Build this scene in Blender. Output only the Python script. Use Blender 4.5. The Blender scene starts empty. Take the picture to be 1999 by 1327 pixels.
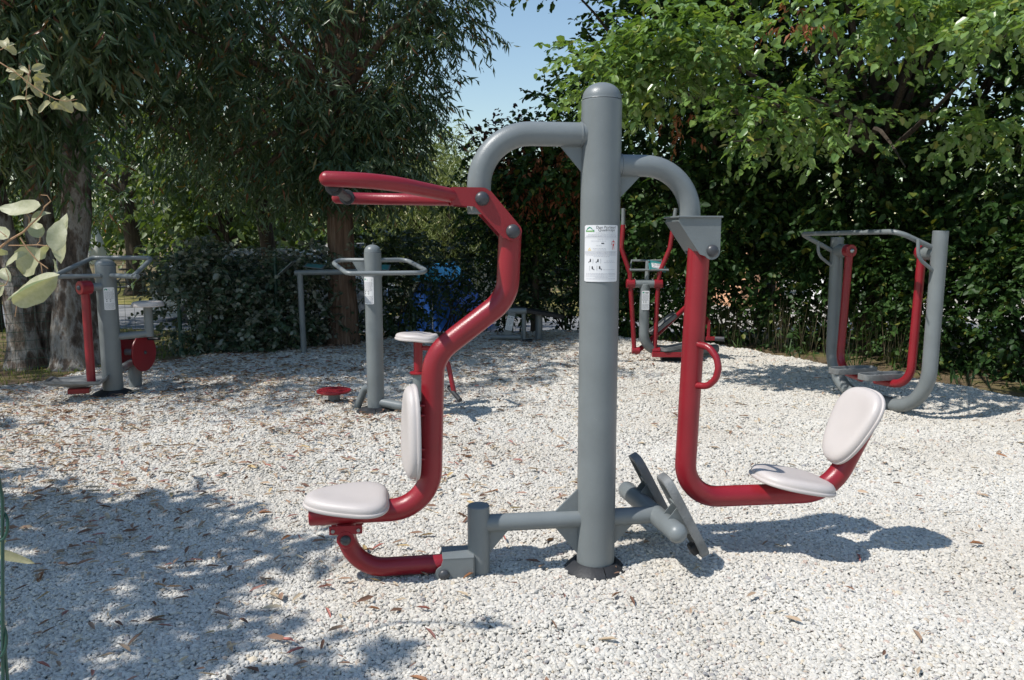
import bpy, math, random
import numpy as np
from mathutils import Vector, Matrix

random.seed(7)
SC = bpy.context.scene
R = math.radians

# ------------------------------------------------------------------ camera
cam_d = bpy.data.cameras.new("camera")
cam = bpy.data.objects.new("camera", cam_d)
SC.collection.objects.link(cam)
cam.location = (0, 0, 1.4)
cam.rotation_euler = (R(90 - 7.32), 0, 0)
cam_d.sensor_width = 36
cam_d.lens = 27.55
cam_d.clip_start = 0.05
cam_d.clip_end = 1000
SC.camera = cam

# ------------------------------------------------------------------ sky and sun
SUNV = Vector((-0.65, -0.32, 1.0)).normalized()
EL = math.asin(SUNV.z)
AZ = math.atan2(SUNV.x, SUNV.y)
w = bpy.data.worlds.new("World")
SC.world = w
w.use_nodes = True
nt = w.node_tree
sky = nt.nodes.new("ShaderNodeTexSky")
sky.sky_type = 'NISHITA'
sky.sun_disc = False
sky.sun_elevation = EL
sky.sun_rotation = AZ
sky.altitude = 20
sky.air_density = 1.45
sky.dust_density = 0.15
sky.ozone_density = 3.0
bg = nt.nodes["Background"]
bg.inputs[1].default_value = 0.142
nt.links.new(sky.outputs[0], bg.inputs[0])
sun_d = bpy.data.lights.new("sun", 'SUN')
sun_d.energy = 4.9
sun_d.angle = R(0.53)
sun_d.color = (1.0, 0.965, 0.91)
sun = bpy.data.objects.new("sun", sun_d)
SC.collection.objects.link(sun)
sun.rotation_euler = SUNV.to_track_quat('Z', 'Y').to_euler()
sun.location = (-20, -10, 30)

SC.view_settings.view_transform = 'Standard'
SC.view_settings.look = 'None'
SC.view_settings.exposure = 0.0
SC.view_settings.gamma = 1
SC.view_settings.use_curve_mapping = False
SC.cycles.max_bounces = 6
SC.cycles.diffuse_bounces = 3
SC.cycles.glossy_bounces = 3
SC.cycles.transmission_bounces = 4
SC.cycles.transparent_max_bounces = 8

# ------------------------------------------------------------------ materials
def newmat(name):
    m = bpy.data.materials.new(name)
    m.use_nodes = True
    t = m.node_tree
    return m, t, t.nodes["Principled BSDF"], t.nodes, t.links

def noise(t, scale, detail=3, coord='Object', rough=0.55, sc=None):
    tc = t.nodes.new("ShaderNodeTexCoord")
    n = t.nodes.new("ShaderNodeTexNoise")
    n.inputs['Scale'].default_value = scale
    n.inputs['Detail'].default_value = detail
    n.inputs['Roughness'].default_value = rough
    if sc:
        mp = t.nodes.new("ShaderNodeMapping")
        mp.inputs['Scale'].default_value = sc
        t.links.new(tc.outputs[coord], mp.inputs[0])
        t.links.new(mp.outputs[0], n.inputs['Vector'])
    else:
        t.links.new(tc.outputs[coord], n.inputs['Vector'])
    return n

def ramp(t, src, stops):
    r = t.nodes.new("ShaderNodeValToRGB")
    e = r.color_ramp.elements
    while len(e) < len(stops):
        e.new(0.5)
    for k, (p, c) in enumerate(stops):
        e[k].position = p
        e[k].color = (c[0], c[1], c[2], 1)
    t.links.new(src, r.inputs[0])
    return r

def bump(t, src, dist, strength=1.0):
    b = t.nodes.new("ShaderNodeBump")
    b.inputs['Distance'].default_value = dist
    b.inputs['Strength'].default_value = strength
    t.links.new(src, b.inputs['Height'])
    return b

def simple(name, col, rough=0.5, metal=0.0, var=0.12, vscale=6, bd=0.0, bscale=150, spec=0.5, dust=None):
    m, t, p, N, L = newmat(name)
    n = noise(t, vscale, 5)
    a = tuple(c * (1 - var) for c in col)
    b = tuple(min(1, c * (1 + var)) for c in col)
    r = ramp(t, n.outputs[0], [(0.3, a), (0.7, b)])
    out = r.outputs[0]
    if dust:
        # pale dust specks and faint scratches of the paint itself
        n2 = noise(t, 60, 6, rough=0.75)
        r2 = ramp(t, n2.outputs[0], [(0.62, (0, 0, 0)), (0.78, (dust[3],) * 3)])
        mx = N.new("ShaderNodeMixRGB")
        L.new(r2.outputs[0], mx.inputs[0])
        L.new(out, mx.inputs[1])
        mx.inputs[2].default_value = (dust[0], dust[1], dust[2], 1)
        out = mx.outputs[0]
    L.new(out, p.inputs['Base Color'])
    rr = ramp(t, n.outputs[0], [(0.2, (rough * 0.85,) * 3), (0.8, (min(1, rough * 1.2),) * 3)])
    L.new(rr.outputs[0], p.inputs['Roughness'])
    p.inputs['Metallic'].default_value = metal
    p.inputs['Specular IOR Level'].default_value = spec
    if bd > 0:
        nb = noise(t, bscale, 2)
        L.new(bump(t, nb.outputs[0], bd).outputs[0], p.inputs['Normal'])
    return m

M = {}
M['grey'] = simple("grey_paint", (0.170, 0.188, 0.192), 0.38, var=0.10, vscale=5, bd=0.0006, bscale=220, dust=(0.36, 0.36, 0.33, 0.42))
M['red'] = simple("red_paint", (0.245, 0.011, 0.019), 0.34, var=0.14, vscale=5, bd=0.0006, bscale=220, dust=(0.42, 0.16, 0.15, 0.34))
M['rubber'] = simple("black_rubber", (0.022, 0.023, 0.026), 0.55, var=0.3, vscale=20, bd=0.001, bscale=90, dust=(0.2, 0.19, 0.17, 0.4))
M['bolt'] = simple("dark_plastic_cap", (0.05, 0.052, 0.058), 0.38, var=0.1, vscale=8)
M['pad'] = simple("cream_moulded_plastic", (0.525, 0.475, 0.450), 0.45, var=0.05, vscale=4, bd=0.0008, bscale=300, dust=(0.34, 0.30, 0.25, 0.55))
M['foot'] = simple("weathered_grey_plastic", (0.17, 0.175, 0.175), 0.6, var=0.25, vscale=14, bd=0.002, bscale=120, dust=(0.34, 0.30, 0.25, 0.5))
M['steel'] = simple("steel", (0.45, 0.45, 0.45), 0.35, metal=1.0, var=0.1)
M['sign'] = simple("white_sign", (0.72, 0.72, 0.73), 0.35, var=0.02)
M['ink'] = simple("grey_ink", (0.16, 0.16, 0.19), 0.6)
M['inkpale'] = simple("pale_ink", (0.42, 0.42, 0.46), 0.6)
M['inkblack'] = simple("black_ink", (0.02, 0.02, 0.025), 0.6)
M['inkred'] = simple("red_ink", (0.6, 0.05, 0.05), 0.6)
M['inkgreen'] = simple("green_ink", (0.02, 0.25, 0.16), 0.6)
M['inklime'] = simple("lime_ink", (0.2, 0.42, 0.12), 0.6)
M['inkyellow'] = simple("yellow_ink", (0.75, 0.5, 0.04), 0.6)
M['teal'] = simple("teal_panel", (0.04, 0.22, 0.22), 0.3)
M['fence'] = simple("green_wire", (0.012, 0.06, 0.04), 0.4)
M['silver_paint'] = simple("silver_car_paint", (0.34, 0.38, 0.43), 0.25, metal=0.5, var=0.04)
M['white_paint'] = simple("white_vehicle_paint", (0.8, 0.8, 0.8), 0.3, var=0.03)
M['glass'] = simple("dark_glass", (0.02, 0.025, 0.03), 0.08, spec=0.8)
M['blue'] = simple("blue_tent_fabric", (0.012, 0.10, 0.42), 0.7, var=0.2, vscale=3, bd=0.01, bscale=6)
M['cyan'] = simple("light_blue_fabric", (0.03, 0.33, 0.62), 0.7, var=0.2, vscale=4, bd=0.01, bscale=9)
M['orange'] = simple("orange_canvas", (0.60, 0.33, 0.19), 0.8, var=0.15, vscale=3)
M['canvas'] = simple("white_canvas", (0.78, 0.77, 0.74), 0.8, var=0.06, vscale=3)

def leafmat(name, stops, rough=0.45, transl=0.25, spec=0.5, under=None):
    m, t, p, N, L = newmat(name)
    at = N.new("ShaderNodeAttribute")
    at.attribute_name = 'tint'
    r = ramp(t, at.outputs['Fac'], stops)
    src = r.outputs[0]
    if under:
        ge = N.new("ShaderNodeNewGeometry")
        mx = N.new("ShaderNodeMixRGB")
        L.new(ge.outputs['Backfacing'], mx.inputs[0])
        L.new(src, mx.inputs[1])
        mx.inputs[2].default_value = (*under, 1)
        src = mx.outputs[0]
    L.new(src, p.inputs['Base Color'])
    p.inputs['Roughness'].default_value = rough
    p.inputs['Specular IOR Level'].default_value = spec
    tr = N.new("ShaderNodeBsdfTranslucent")
    g = N.new("ShaderNodeMixRGB")
    g.blend_type = 'MULTIPLY'
    g.inputs[0].default_value = 1
    L.new(src, g.inputs[1])
    g.inputs[2].default_value = (1.5, 1.5, 0.5, 1)
    L.new(g.outputs[0], tr.inputs[0])
    ms = N.new("ShaderNodeMixShader")
    ms.inputs[0].default_value = transl
    L.new(p.outputs[0], ms.inputs[1])
    L.new(tr.outputs[0], ms.inputs[2])
    L.new(ms.outputs[0], N["Material Output"].inputs[0])
    return m

M['euc'] = leafmat("eucalyptus_leaf", [(0.0, (0.038, 0.075, 0.034)), (0.5, (0.078, 0.125, 0.058)), (0.84, (0.15, 0.20, 0.11)), (0.93, (0.20, 0.20, 0.06)), (0.985, (0.20, 0.075, 0.035))], 0.33, 0.30)
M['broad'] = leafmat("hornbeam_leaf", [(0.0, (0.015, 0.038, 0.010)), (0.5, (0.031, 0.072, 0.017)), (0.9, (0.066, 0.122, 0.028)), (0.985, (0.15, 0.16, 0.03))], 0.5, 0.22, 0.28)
M['broadlit'] = leafmat("hornbeam_leaf_sunlit", [(0.0, (0.10, 0.18, 0.045)), (0.5, (0.16, 0.255, 0.070)), (0.9, (0.23, 0.33, 0.10)), (0.99, (0.30, 0.30, 0.07))], 0.34, 0.30, 0.7)  # paler copy of hornbeam_leaf: sunlight on the front boughs put into the colour
M['dark'] = leafmat("laurel_leaf", [(0.0, (0.018, 0.035, 0.014)), (0.6, (0.035, 0.065, 0.025)), (0.95, (0.07, 0.10, 0.04))], 0.35, 0.15)
M['russet'] = leafmat("russet_leaf", [(0.0, (0.16, 0.045, 0.020)), (0.6, (0.28, 0.10, 0.045)), (1, (0.36, 0.17, 0.08))], 0.6, 0.25, 0.3)
M['purple'] = leafmat("purple_leaf", [(0.0, (0.03, 0.012, 0.012)), (1, (0.09, 0.035, 0.03))], 0.5, 0.25)
M['greyleaf'] = leafmat("grey_green_leaf", [(0.0, (0.026, 0.050, 0.024)), (0.6, (0.055, 0.088, 0.042)), (0.85, (0.11, 0.14, 0.085)), (0.95, (0.24, 0.24, 0.18))], 0.45, 0.12, under=(0.20, 0.22, 0.18))
M['bamboo'] = leafmat("pale_willow_leaf", [(0.0, (0.13, 0.17, 0.045)), (0.6, (0.22, 0.26, 0.08)), (1, (0.36, 0.37, 0.16))], 0.5, 0.3)
M['farleaf'] = leafmat("far_tree_leaf", [(0.0, (0.05, 0.09, 0.025)), (0.6, (0.10, 0.15, 0.04)), (1, (0.19, 0.23, 0.07))], 0.5, 0.3)
M['silver'] = leafmat("silverberry_leaf", [(0.0, (0.16, 0.23, 0.17)), (0.5, (0.27, 0.34, 0.29)), (1, (0.36, 0.40, 0.32))], 0.5, 0.18, under=(0.42, 0.41, 0.28))
M['silveryoung'] = leafmat("silverberry_young_leaf", [(0.0, (0.24, 0.27, 0.14)), (0.5, (0.33, 0.35, 0.22)), (1, (0.42, 0.43, 0.34))], 0.5, 0.2, under=(0.44, 0.40, 0.25))
M['grass'] = leafmat("grass_blade", [(0.0, (0.07, 0.13, 0.02)), (0.6, (0.14, 0.20, 0.04)), (1, (0.32, 0.27, 0.10))], 0.6, 0.3, 0.2)
M['stalk'] = leafmat("dry_stalk", [(0.0, (0.04, 0.04, 0.02)), (0.6, (0.09, 0.08, 0.045)), (1, (0.17, 0.14, 0.09))], 0.8, 0.1, 0.1)
M['litter'] = leafmat("litter", [(0.0, (0.16, 0.085, 0.06)), (0.3, (0.28, 0.17, 0.12)), (0.6, (0.42, 0.31, 0.22)), (0.85, (0.52, 0.43, 0.31)), (0.96, (0.33, 0.16, 0.14))], 0.7, 0.1, 0.2)
for nm, c in (('brownleaf', (0.27, 0.12, 0.05)), ('tanleaf', (0.50, 0.36, 0.17)), ('redleaf', (0.38, 0.13, 0.10))):
    M[nm] = simple(nm + "_dry", c, 0.65, var=0.25, vscale=40)

def mottle(m, scale=90, amt=0.35, bd=0.0008):
    t = m.node_tree; N = t.nodes; L = t.links; p = N["Principled BSDF"]
    src = p.inputs['Base Color'].links[0].from_socket
    n = noise(t, scale, 6, rough=0.7)
    rr = ramp(t, n.outputs[0], [(0.35, (0.62, 0.66, 0.55)), (0.62, (1, 1, 1))])
    mx = N.new("ShaderNodeMixRGB"); mx.blend_type = 'MULTIPLY'; mx.inputs[0].default_value = amt * 2
    L.new(src, mx.inputs[1]); L.new(rr.outputs[0], mx.inputs[2]); L.new(mx.outputs[0], p.inputs['Base Color'])
    L.new(bump(t, n.outputs[0], bd).outputs[0], p.inputs['Normal'])
mottle(M['silver']); mottle(M['silveryoung'])

def barkmat(name, stops, sc=(6, 6, 0.8), bd=0.03, scale=3):
    m, t, p, N, L = newmat(name)
    n = noise(t, scale, 8, sc=sc, rough=0.65)
    r = ramp(t, n.outputs[0], stops)
    L.new(r.outputs[0], p.inputs['Base Color'])
    p.inputs['Roughness'].default_value = 0.9
    p.inputs['Specular IOR Level'].default_value = 0.15
    L.new(bump(t, n.outputs[0], bd).outputs[0], p.inputs['Normal'])
    return m
M['bark_euc'] = barkmat("eucalyptus_bark", [(0.36, (0.045, 0.034, 0.028)), (0.46, (0.13, 0.10, 0.08)), (0.52, (0.30, 0.28, 0.255)), (0.6, (0.20, 0.165, 0.13)), (0.7, (0.09, 0.065, 0.05))], sc=(2.2, 2.2, 0.9), bd=0.07, scale=2.6)
M['bark_red'] = barkmat("red_gum_bark", [(0.3, (0.09, 0.06, 0.045)), (0.5, (0.19, 0.12, 0.085)), (0.7, (0.29, 0.22, 0.17))], sc=(9, 9, 0.6), bd=0.05)
M['bark_dark'] = barkmat("dark_bark", [(0.3, (0.03, 0.024, 0.018)), (0.7, (0.10, 0.08, 0.06))], bd=0.02)
M['twig'] = barkmat("orange_brown_twig", [(0.3, (0.30, 0.17, 0.09)), (0.7, (0.50, 0.32, 0.19))], sc=(30, 30, 30), bd=0.0005)

def groundmat(name, stops, scale=3, bd=0.03, bs=30, big=None):
    m, t, p, N, L = newmat(name)
    n = noise(t, scale, 8, rough=0.6)
    r = ramp(t, n.outputs[0], stops)
    L.new(r.outputs[0], p.inputs['Base Color'])
    p.inputs['Roughness'].default_value = 0.95
    p.inputs['Specular IOR Level'].default_value = 0.1
    nb = noise(t, bs, 6, rough=0.7)
    L.new(bump(t, nb.outputs[0], bd).outputs[0], p.inputs['Normal'])
    return m
M['soil'] = groundmat("soil", [(0.3, (0.10, 0.07, 0.045)), (0.5, (0.20, 0.15, 0.09)), (0.62, (0.17, 0.16, 0.06)), (0.75, (0.30, 0.25, 0.16))], 1.3)
M['asphalt'] = groundmat("asphalt", [(0.3, (0.16, 0.165, 0.175)), (0.7, (0.30, 0.30, 0.30))], 2.0, 0.006, 90)
M['lawn'] = groundmat("dry_lawn", [(0.35, (0.14, 0.15, 0.04)), (0.55, (0.30, 0.26, 0.10)), (0.75, (0.46, 0.38, 0.18))], 1.1, 0.04, 25)
M['pale_ground'] = groundmat("pale_track", [(0.3, (0.36, 0.33, 0.28)), (0.7, (0.55, 0.51, 0.45))], 1.0, 0.02, 40)

def stonemat():
    m, t, p, N, L = newmat("limestone_chip")
    at = N.new("ShaderNodeAttribute")
    at.attribute_type = 'INSTANCER'
    at.attribute_name = 'tint'
    r = ramp(t, at.outputs['Fac'], [(0.0, (0.39, 0.375, 0.35)), (0.06, (0.53, 0.505, 0.455)), (0.45, (0.60, 0.57, 0.515)), (0.93, (0.64, 0.61, 0.555)), (0.96, (0.58, 0.50, 0.38)), (0.98, (0.52, 0.41, 0.35)), (0.993, (0.30, 0.295, 0.30))])
    n = noise(t, 2.5, 4)
    mx = N.new("ShaderNodeMixRGB")
    mx.blend_type = 'MULTIPLY'
    mx.inputs[0].default_value = 0.18
    L.new(r.outputs[0], mx.inputs[1])
    rr = ramp(t, n.outputs[0], [(0.3, (0.65, 0.64, 0.62)), (0.65, (1, 1, 1))])
    L.new(rr.outputs[0], mx.inputs[2])
    ge = N.new("ShaderNodeNewGeometry")      # dusty and cleaner drifts across the whole bed
    n3 = N.new("ShaderNodeTexNoise"); n3.inputs['Scale'].default_value = 1.1; n3.inputs['Detail'].default_value = 5
    L.new(ge.outputs['Position'], n3.inputs['Vector'])
    r3 = ramp(t, n3.outputs[0], [(0.35, (0.90, 0.875, 0.84)), (0.6, (1, 1, 1))])
    m3 = N.new("ShaderNodeMixRGB"); m3.blend_type = 'MULTIPLY'; m3.inputs[0].default_value = 0.8
    L.new(mx.outputs[0], m3.inputs[1]); L.new(r3.outputs[0], m3.inputs[2])
    L.new(m3.outputs[0], p.inputs['Base Color'])
    p.inputs['Roughness'].default_value = 0.85
    p.inputs['Specular IOR Level'].default_value = 0.25
    return m
M['stone'] = stonemat()

def bedmat():
    m, t, p, N, L = newmat("gravel_bed")
    tc = N.new("ShaderNodeTexCoord")
    v = N.new("ShaderNodeTexVoronoi")
    v.inputs['Scale'].default_value = 48
    L.new(tc.outputs['Object'], v.inputs['Vector'])
    sep = N.new("ShaderNodeSeparateColor")
    L.new(v.outputs['Color'], sep.inputs[0])
    r = ramp(t, sep.outputs[0], [(0.0, (0.30, 0.30, 0.30)), (0.5, (0.52, 0.51, 0.49)), (1.0, (0.66, 0.64, 0.61))])
    L.new(r.outputs[0], p.inputs['Base Color'])
    p.inputs['Roughness'].default_value = 0.9
    inv = N.new("ShaderNodeMath")
    inv.operation = 'SUBTRACT'
    inv.inputs[0].default_value = 1.0
    L.new(v.outputs['Distance'], inv.inputs[1])
    L.new(bump(t, inv.outputs[0], 0.012).outputs[0], p.inputs['Normal'])
    return m
M['bed'] = bedmat()

# ------------------------------------------------------------------ object helpers
def link(o, parent=None):
    SC.collection.objects.link(o)
    if parent is not None:
        o.parent = parent
    return o

def tag(o, label=None, cat=None, group=None, kind=None):
    if label: o['label'] = label
    if cat: o['category'] = cat
    if group: o['group'] = group
    if kind: o['kind'] = kind
    return o

def empty(name, loc, rz=0.0, label=None, cat=None, group=None):
    o = bpy.data.objects.new(name, None)
    o.empty_display_size = 0.2
    o.location = loc
    o.rotation_euler = (0, 0, rz)
    link(o)
    return tag(o, label, cat, group)

class MB:
    def __init__(s):
        s.v = []
        s.f = []
    def add(s, vs, fs, mat=None):
        b = len(s.v)
        for p in vs:
            p = Vector(p)
            if mat is not None:
                p = mat @ p
            s.v.append(tuple(p))
        for f in fs:
            s.f.append(tuple(b + i for i in f))
        return s
    def box(s, c, d, mat=None, bev=0.004):
        hx, hy, hz = d[0] / 2, d[1] / 2, d[2] / 2
        bev = min(bev, hx * 0.45, hy * 0.45, hz * 0.45)
        m = Matrix.Translation(c)
        if mat is not None:
            m = mat @ m
        vs = []; idx = {}
        for sx in (-1, 1):
            for sy in (-1, 1):
                for sz in (-1, 1):
                    for ax in range(3):
                        p = [sx * (hx - bev), sy * (hy - bev), sz * (hz - bev)]
                        p[ax] = (sx * hx, sy * hy, sz * hz)[ax]
                        idx[(sx, sy, sz, ax)] = len(vs)
                        vs.append(p)
        fs = []
        for ax in range(3):
            a, b = [k for k in range(3) if k != ax]
            for sg in (-1, 1):
                q = []
                for (u, w_) in ((-1, -1), (1, -1), (1, 1), (-1, 1)):
                    k = [0, 0, 0]; k[ax] = sg; k[a] = u; k[b] = w_
                    q.append(idx[(k[0], k[1], k[2], ax)])
                if (sg > 0) == (ax == 1): q.reverse()
                fs.append(q)
        for ax in range(3):  # bevel strips along axis ax
            a, b = [k for k in range(3) if k != ax]
            for u in (-1, 1):
                for w_ in (-1, 1):
                    k1 = [0, 0, 0]; k1[a] = u; k1[b] = w_
                    k1[ax] = -1; A = idx[(*k1, a)]; B = idx[(*k1, b)]
                    k1[ax] = 1; C = idx[(*k1, b)]; D = idx[(*k1, a)]
                    q = [A, B, C, D]
                    if (u * w_ > 0) == (ax != 1): q.reverse()
                    fs.append(q)
        for sx in (-1, 1):
            for sy in (-1, 1):
                for sz in (-1, 1):
                    q = [idx[(sx, sy, sz, 0)], idx[(sx, sy, sz, 1)], idx[(sx, sy, sz, 2)]]
                    if sx * sy * sz < 0: q.reverse()
                    fs.append(q)
        return s.add(vs, fs, m)
    def tube(s, path, r, seg=20, cap='flat', mat=None):
        P = [Vector(p) for p in path]
        n = len(P)
        rr = list(r) if isinstance(r, (list, tuple)) else [r] * n
        T = []
        for i in range(n):
            a = P[max(i - 1, 0)]; b = P[min(i + 1, n - 1)]
            T.append((b - a).normalized())
        up = Vector((0, 0, 1)) if abs(T[0].z) < 0.9 else Vector((0, 1, 0))
        u = T[0].cross(up).normalized()
        vs = []; fs = []
        rings = []
        def ring(c, t, u_, rad):
            v_ = t.cross(u_)
            b = len(vs)
            for k in range(seg):
                an = 2 * math.pi * k / seg
                vs.append(c + u_ * (math.cos(an) * rad) + v_ * (math.sin(an) * rad))
            rings.append(b)
        us = []
        for i in range(n):
            u = (u - T[i] * u.dot(T[i])).normalized()
            us.append(u.copy())
        capend = cap if isinstance(cap, tuple) else (cap, cap)
        if capend[0] == 'dome':
            for a in (80, 60, 40, 20):
                ring(P[0] - T[0] * (math.sin(R(a)) * rr[0]), T[0], us[0], math.cos(R(a)) * rr[0])
        elif capend[0] == 'flat':
            ring(P[0], T[0], us[0], rr[0] * 0.92)
            e = min(rr[0] * 0.08, (P[1] - P[0]).length * 0.3)
            P[0] = P[0] + T[0] * e
        for i in range(n):
            c = P[i]
            if i == n - 1 and capend[1] == 'flat':
                c = P[i] - T[i] * min(rr[i] * 0.08, (P[i] - P[i - 1]).length * 0.3)
            ring(c, T[i], us[i], rr[i])
        if capend[1] == 'dome':
            for a in (20, 40, 60, 80):
                ring(P[-1] + T[-1] * (math.sin(R(a)) * rr[-1]), T[-1], us[-1], math.cos(R(a)) * rr[-1])
        elif capend[1] == 'flat':
            ring(P[-1], T[-1], us[-1], rr[-1] * 0.92)
        for a, b in zip(rings[:-1], rings[1:]):
            for k in range(seg):
                k2 = (k + 1) % seg
                fs.append((a + k, a + k2, b + k2, b + k))
        if capend[0] != 'open': fs.append(tuple(rings[0] + k for k in reversed(range(seg))))
        if capend[1] != 'open': fs.append(tuple(rings[-1] + k for k in range(seg)))
        return s.add(vs, fs, mat)
    def lathe(s, prof, seg=32, mat=None):
        vs = []; fs = []
        for (r_, z_) in prof:
            for k in range(seg):
                an = 2 * math.pi * k / seg
                vs.append((r_ * math.cos(an), r_ * math.sin(an), z_))
        for i in range(len(prof) - 1):
            for k in range(seg):
                k2 = (k + 1) % seg
                fs.append((i * seg + k, i * seg + k2, (i + 1) * seg + k2, (i + 1) * seg + k))
        fs.append(tuple(reversed(range(seg))))
        fs.append(tuple((len(prof) - 1) * seg + k for k in range(seg)))
        return s.add(vs, fs, mat)
    def rings(s, outline, levels, mat=None, fn=None):
        # outline: closed 2d loop; levels: (scale, z); capped top and bottom
        n = len(outline); vs = []; fs = []
        for (sc, z_) in levels:
            for (x, y) in outline:
                px, py = x * sc, y * sc
                zz = z_ + (fn(px, py) if fn else 0)
                vs.append((px, py, zz))
        for i in range(len(levels) - 1):
            for k in range(n):
                k2 = (k + 1) % n
                fs.append((i * n + k, i * n + k2, (i + 1) * n + k2, (i + 1) * n + k))
        fs.append(tuple(reversed(range(n))))
        fs.append(tuple((len(levels) - 1) * n + k for k in range(n)))
        return s.add(vs, fs, mat)
    def prism(s, poly, y0, y1, mat=None):
        # poly in x-z (counter-clockwise seen from -y), extruded in y
        n = len(poly)
        vs = [(x, y0, z) for x, z in poly] + [(x, y1, z) for x, z in poly]
        fs = [tuple(range(n)), tuple(reversed(range(n, 2 * n)))]
        for k in range(n):
            k2 = (k + 1) % n
            fs.append((k2, k, n + k, n + k2))
        return s.add(vs, fs, mat)
    def build(s, name, mat, parent=None, smooth=True, angle=35):
        me = bpy.data.meshes.new(name)
        me.from_pydata(s.v, [], s.f)
        me.materials.append(mat)
        if smooth:
            me.polygons.foreach_set('use_smooth', [True] * len(me.polygons))
            me.set_sharp_from_angle(angle=R(angle))
        me.update()
        return link(bpy.data.objects.new(name, me), parent)

def fil(pts, r, n=8):
    """polyline with rounded corners"""
    P = [Vector(p) for p in pts]
    out = [P[0]]
    for i in range(1, len(P) - 1):
        ri = r[i - 1] if isinstance(r, (list, tuple)) else r
        a = (P[i - 1] - P[i]); b = (P[i + 1] - P[i])
        la, lb = a.length, b.length
        a.normalize(); b.normalize()
        ang = a.angle(b)
        d = min(ri / math.tan(ang / 2), la * 0.49 if i > 1 else la * 0.95, lb * 0.49 if i < len(P) - 2 else lb * 0.95)
        p0 = P[i] + a * d; p1 = P[i] + b * d
        # circular arc by slerp-like construction
        rad = d * math.tan(ang / 2)
        bis = (a + b).normalized()
        c = P[i] + bis * (rad / math.sin(ang / 2))
        v0 = p0 - c; v1 = p1 - c
        tot = v0.angle(v1)
        for k in range(n + 1):
            t = k / n
            out.append(c + (v0 * math.sin((1 - t) * tot) + v1 * math.sin(t * tot)) / math.sin(tot))
    out.append(P[-1])
    res = [out[0]]
    for p in out[1:]:
        if (p - res[-1]).length > 1e-5:
            res.append(p)
    return res

def frame(origin, zaxis, xhint=(1, 0, 0)):
    z = Vector(zaxis).normalized()
    x = Vector(xhint)
    x = (x - z * x.dot(z)).normalized()
    y = z.cross(x)
    m = Matrix((x, y, z)).transposed().to_4x4()
    m.translation = Vector(origin)
    return m

def cap_dome(mb, c, axis, r, h=None):
    h = h or r * 0.7
    prof = [(r * 0.96, 0), (r, 0.003)] + [(r * math.cos(R(a)), 0.003 + h * math.sin(R(a))) for a in (15, 30, 45, 60, 75, 86)]
    mb.lathe(prof, 20, frame(c, axis, (0.3, 0.2, 1)))

def super_outline(a, b, k=0.0, n=2.65, N=48, notch=0.0):
    o = []
    for i in range(N):
        t = 2 * math.pi * i / N
        c, s_ = math.cos(t), math.sin(t)
        x = a * math.copysign(abs(c) ** (2 / n), c)
        y = (b + k * x) * math.copysign(abs(s_) ** (2 / n), s_)
        if notch and c > 0:
            x -= notch * math.exp(-(y / (b * 0.35)) ** 2)
        o.append((x, y))
    return o

PADL = [(0.90, 0.0), (0.985, 0.002), (1.0, 0.006), (1.0, 0.012), (0.99, 0.0155), (0.968, 0.0165), (0.962, 0.019), (0.968, 0.024), (0.95, 0.033), (0.91, 0.041), (0.84, 0.0465), (0.74, 0.0490), (0.6, 0.0485), (0.35, 0.047), (0.1, 0.0465)]

def pad(name, m, a, b, k, parent, notch=0.0, thick=1.0, fn=None):
    mb = MB()
    mb.rings(super_outline(a, b, k, notch=notch), [(s_, z_ * thick) for s_, z_ in PADL], m, fn)
    return mb.build(name, M['pad'], parent, angle=50)

# ------------------------------------------------------------------ terrain
def gh(x, y):
    return 0.016 * np.sin(x * 1.9 + 0.7) * np.cos(y * 1.6) + 0.012 * np.sin(x * 4.3 + y * 3.1 + np.sin(y * 2.0)) + 0.008 * np.sin(y * 7.3 - x * 2.2 + 1.5 * np.sin(x * 3.3)) + 0.003 * np.sin(x * 11.7 + 2 * np.sin(y * 5)) * np.sin(y * 9.1) \
        + 0.02 * np.exp(-(((x - 0.36) / 0.6) ** 2 + ((y - 3.2) / 0.6) ** 2))

def terr(x, y):
    s = 1 / (1 + np.exp(-(y - 13.2) * 1.6)) * 1 / (1 + np.exp(-(x + 5.6) * 1.5))
    return -0.035 - 0.26 * s

GP = [(-13, -4), (-9, 4.6), (-6.3, 6.5), (-4.86, 7.44), (-4.6, 8.5), (-4.04, 9.1), (-2.7, 10.25), (-0.76, 11.6), (0.78, 12.0), (2.7, 10.35), (3.4, 9.3), (3.65, 8.6), (4.57, 7.0), (6.6, 3.5), (9, -4)]
def in_poly(x, y, poly=GP):
    ins = np.zeros(len(x), bool)
    n = len(poly)
    for i in range(n):
        x0, y0 = poly[i]; x1, y1 = poly[(i + 1) % n]
        c = ((y0 > y) != (y1 > y)) & (x < (x1 - x0) * (y - y0) / (y1 - y0 + 1e-12) + x0)
        ins ^= c
    return ins

def grid_obj(name, xs, ys, zf, mat, kind='structure'):
    X, Y = np.meshgrid(xs, ys)
    Z = zf(X, Y)
    nx, ny = len(xs), len(ys)
    v = np.stack([X.ravel(), Y.ravel(), Z.ravel()], 1)
    f = []
    for j in range(ny - 1):
        for i in range(nx - 1):
            a = j * nx + i
            f.append((a, a + 1, a + nx + 1, a + nx))
    me = bpy.data.meshes.new(name)
    me.from_pydata(v.tolist(), [], f)
    me.materials.append(mat)
    me.polygons.foreach_set('use_smooth', [True] * len(me.polygons))
    o = link(bpy.data.objects.new(name, me))
    tag(o, kind=kind)
    return o

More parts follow.
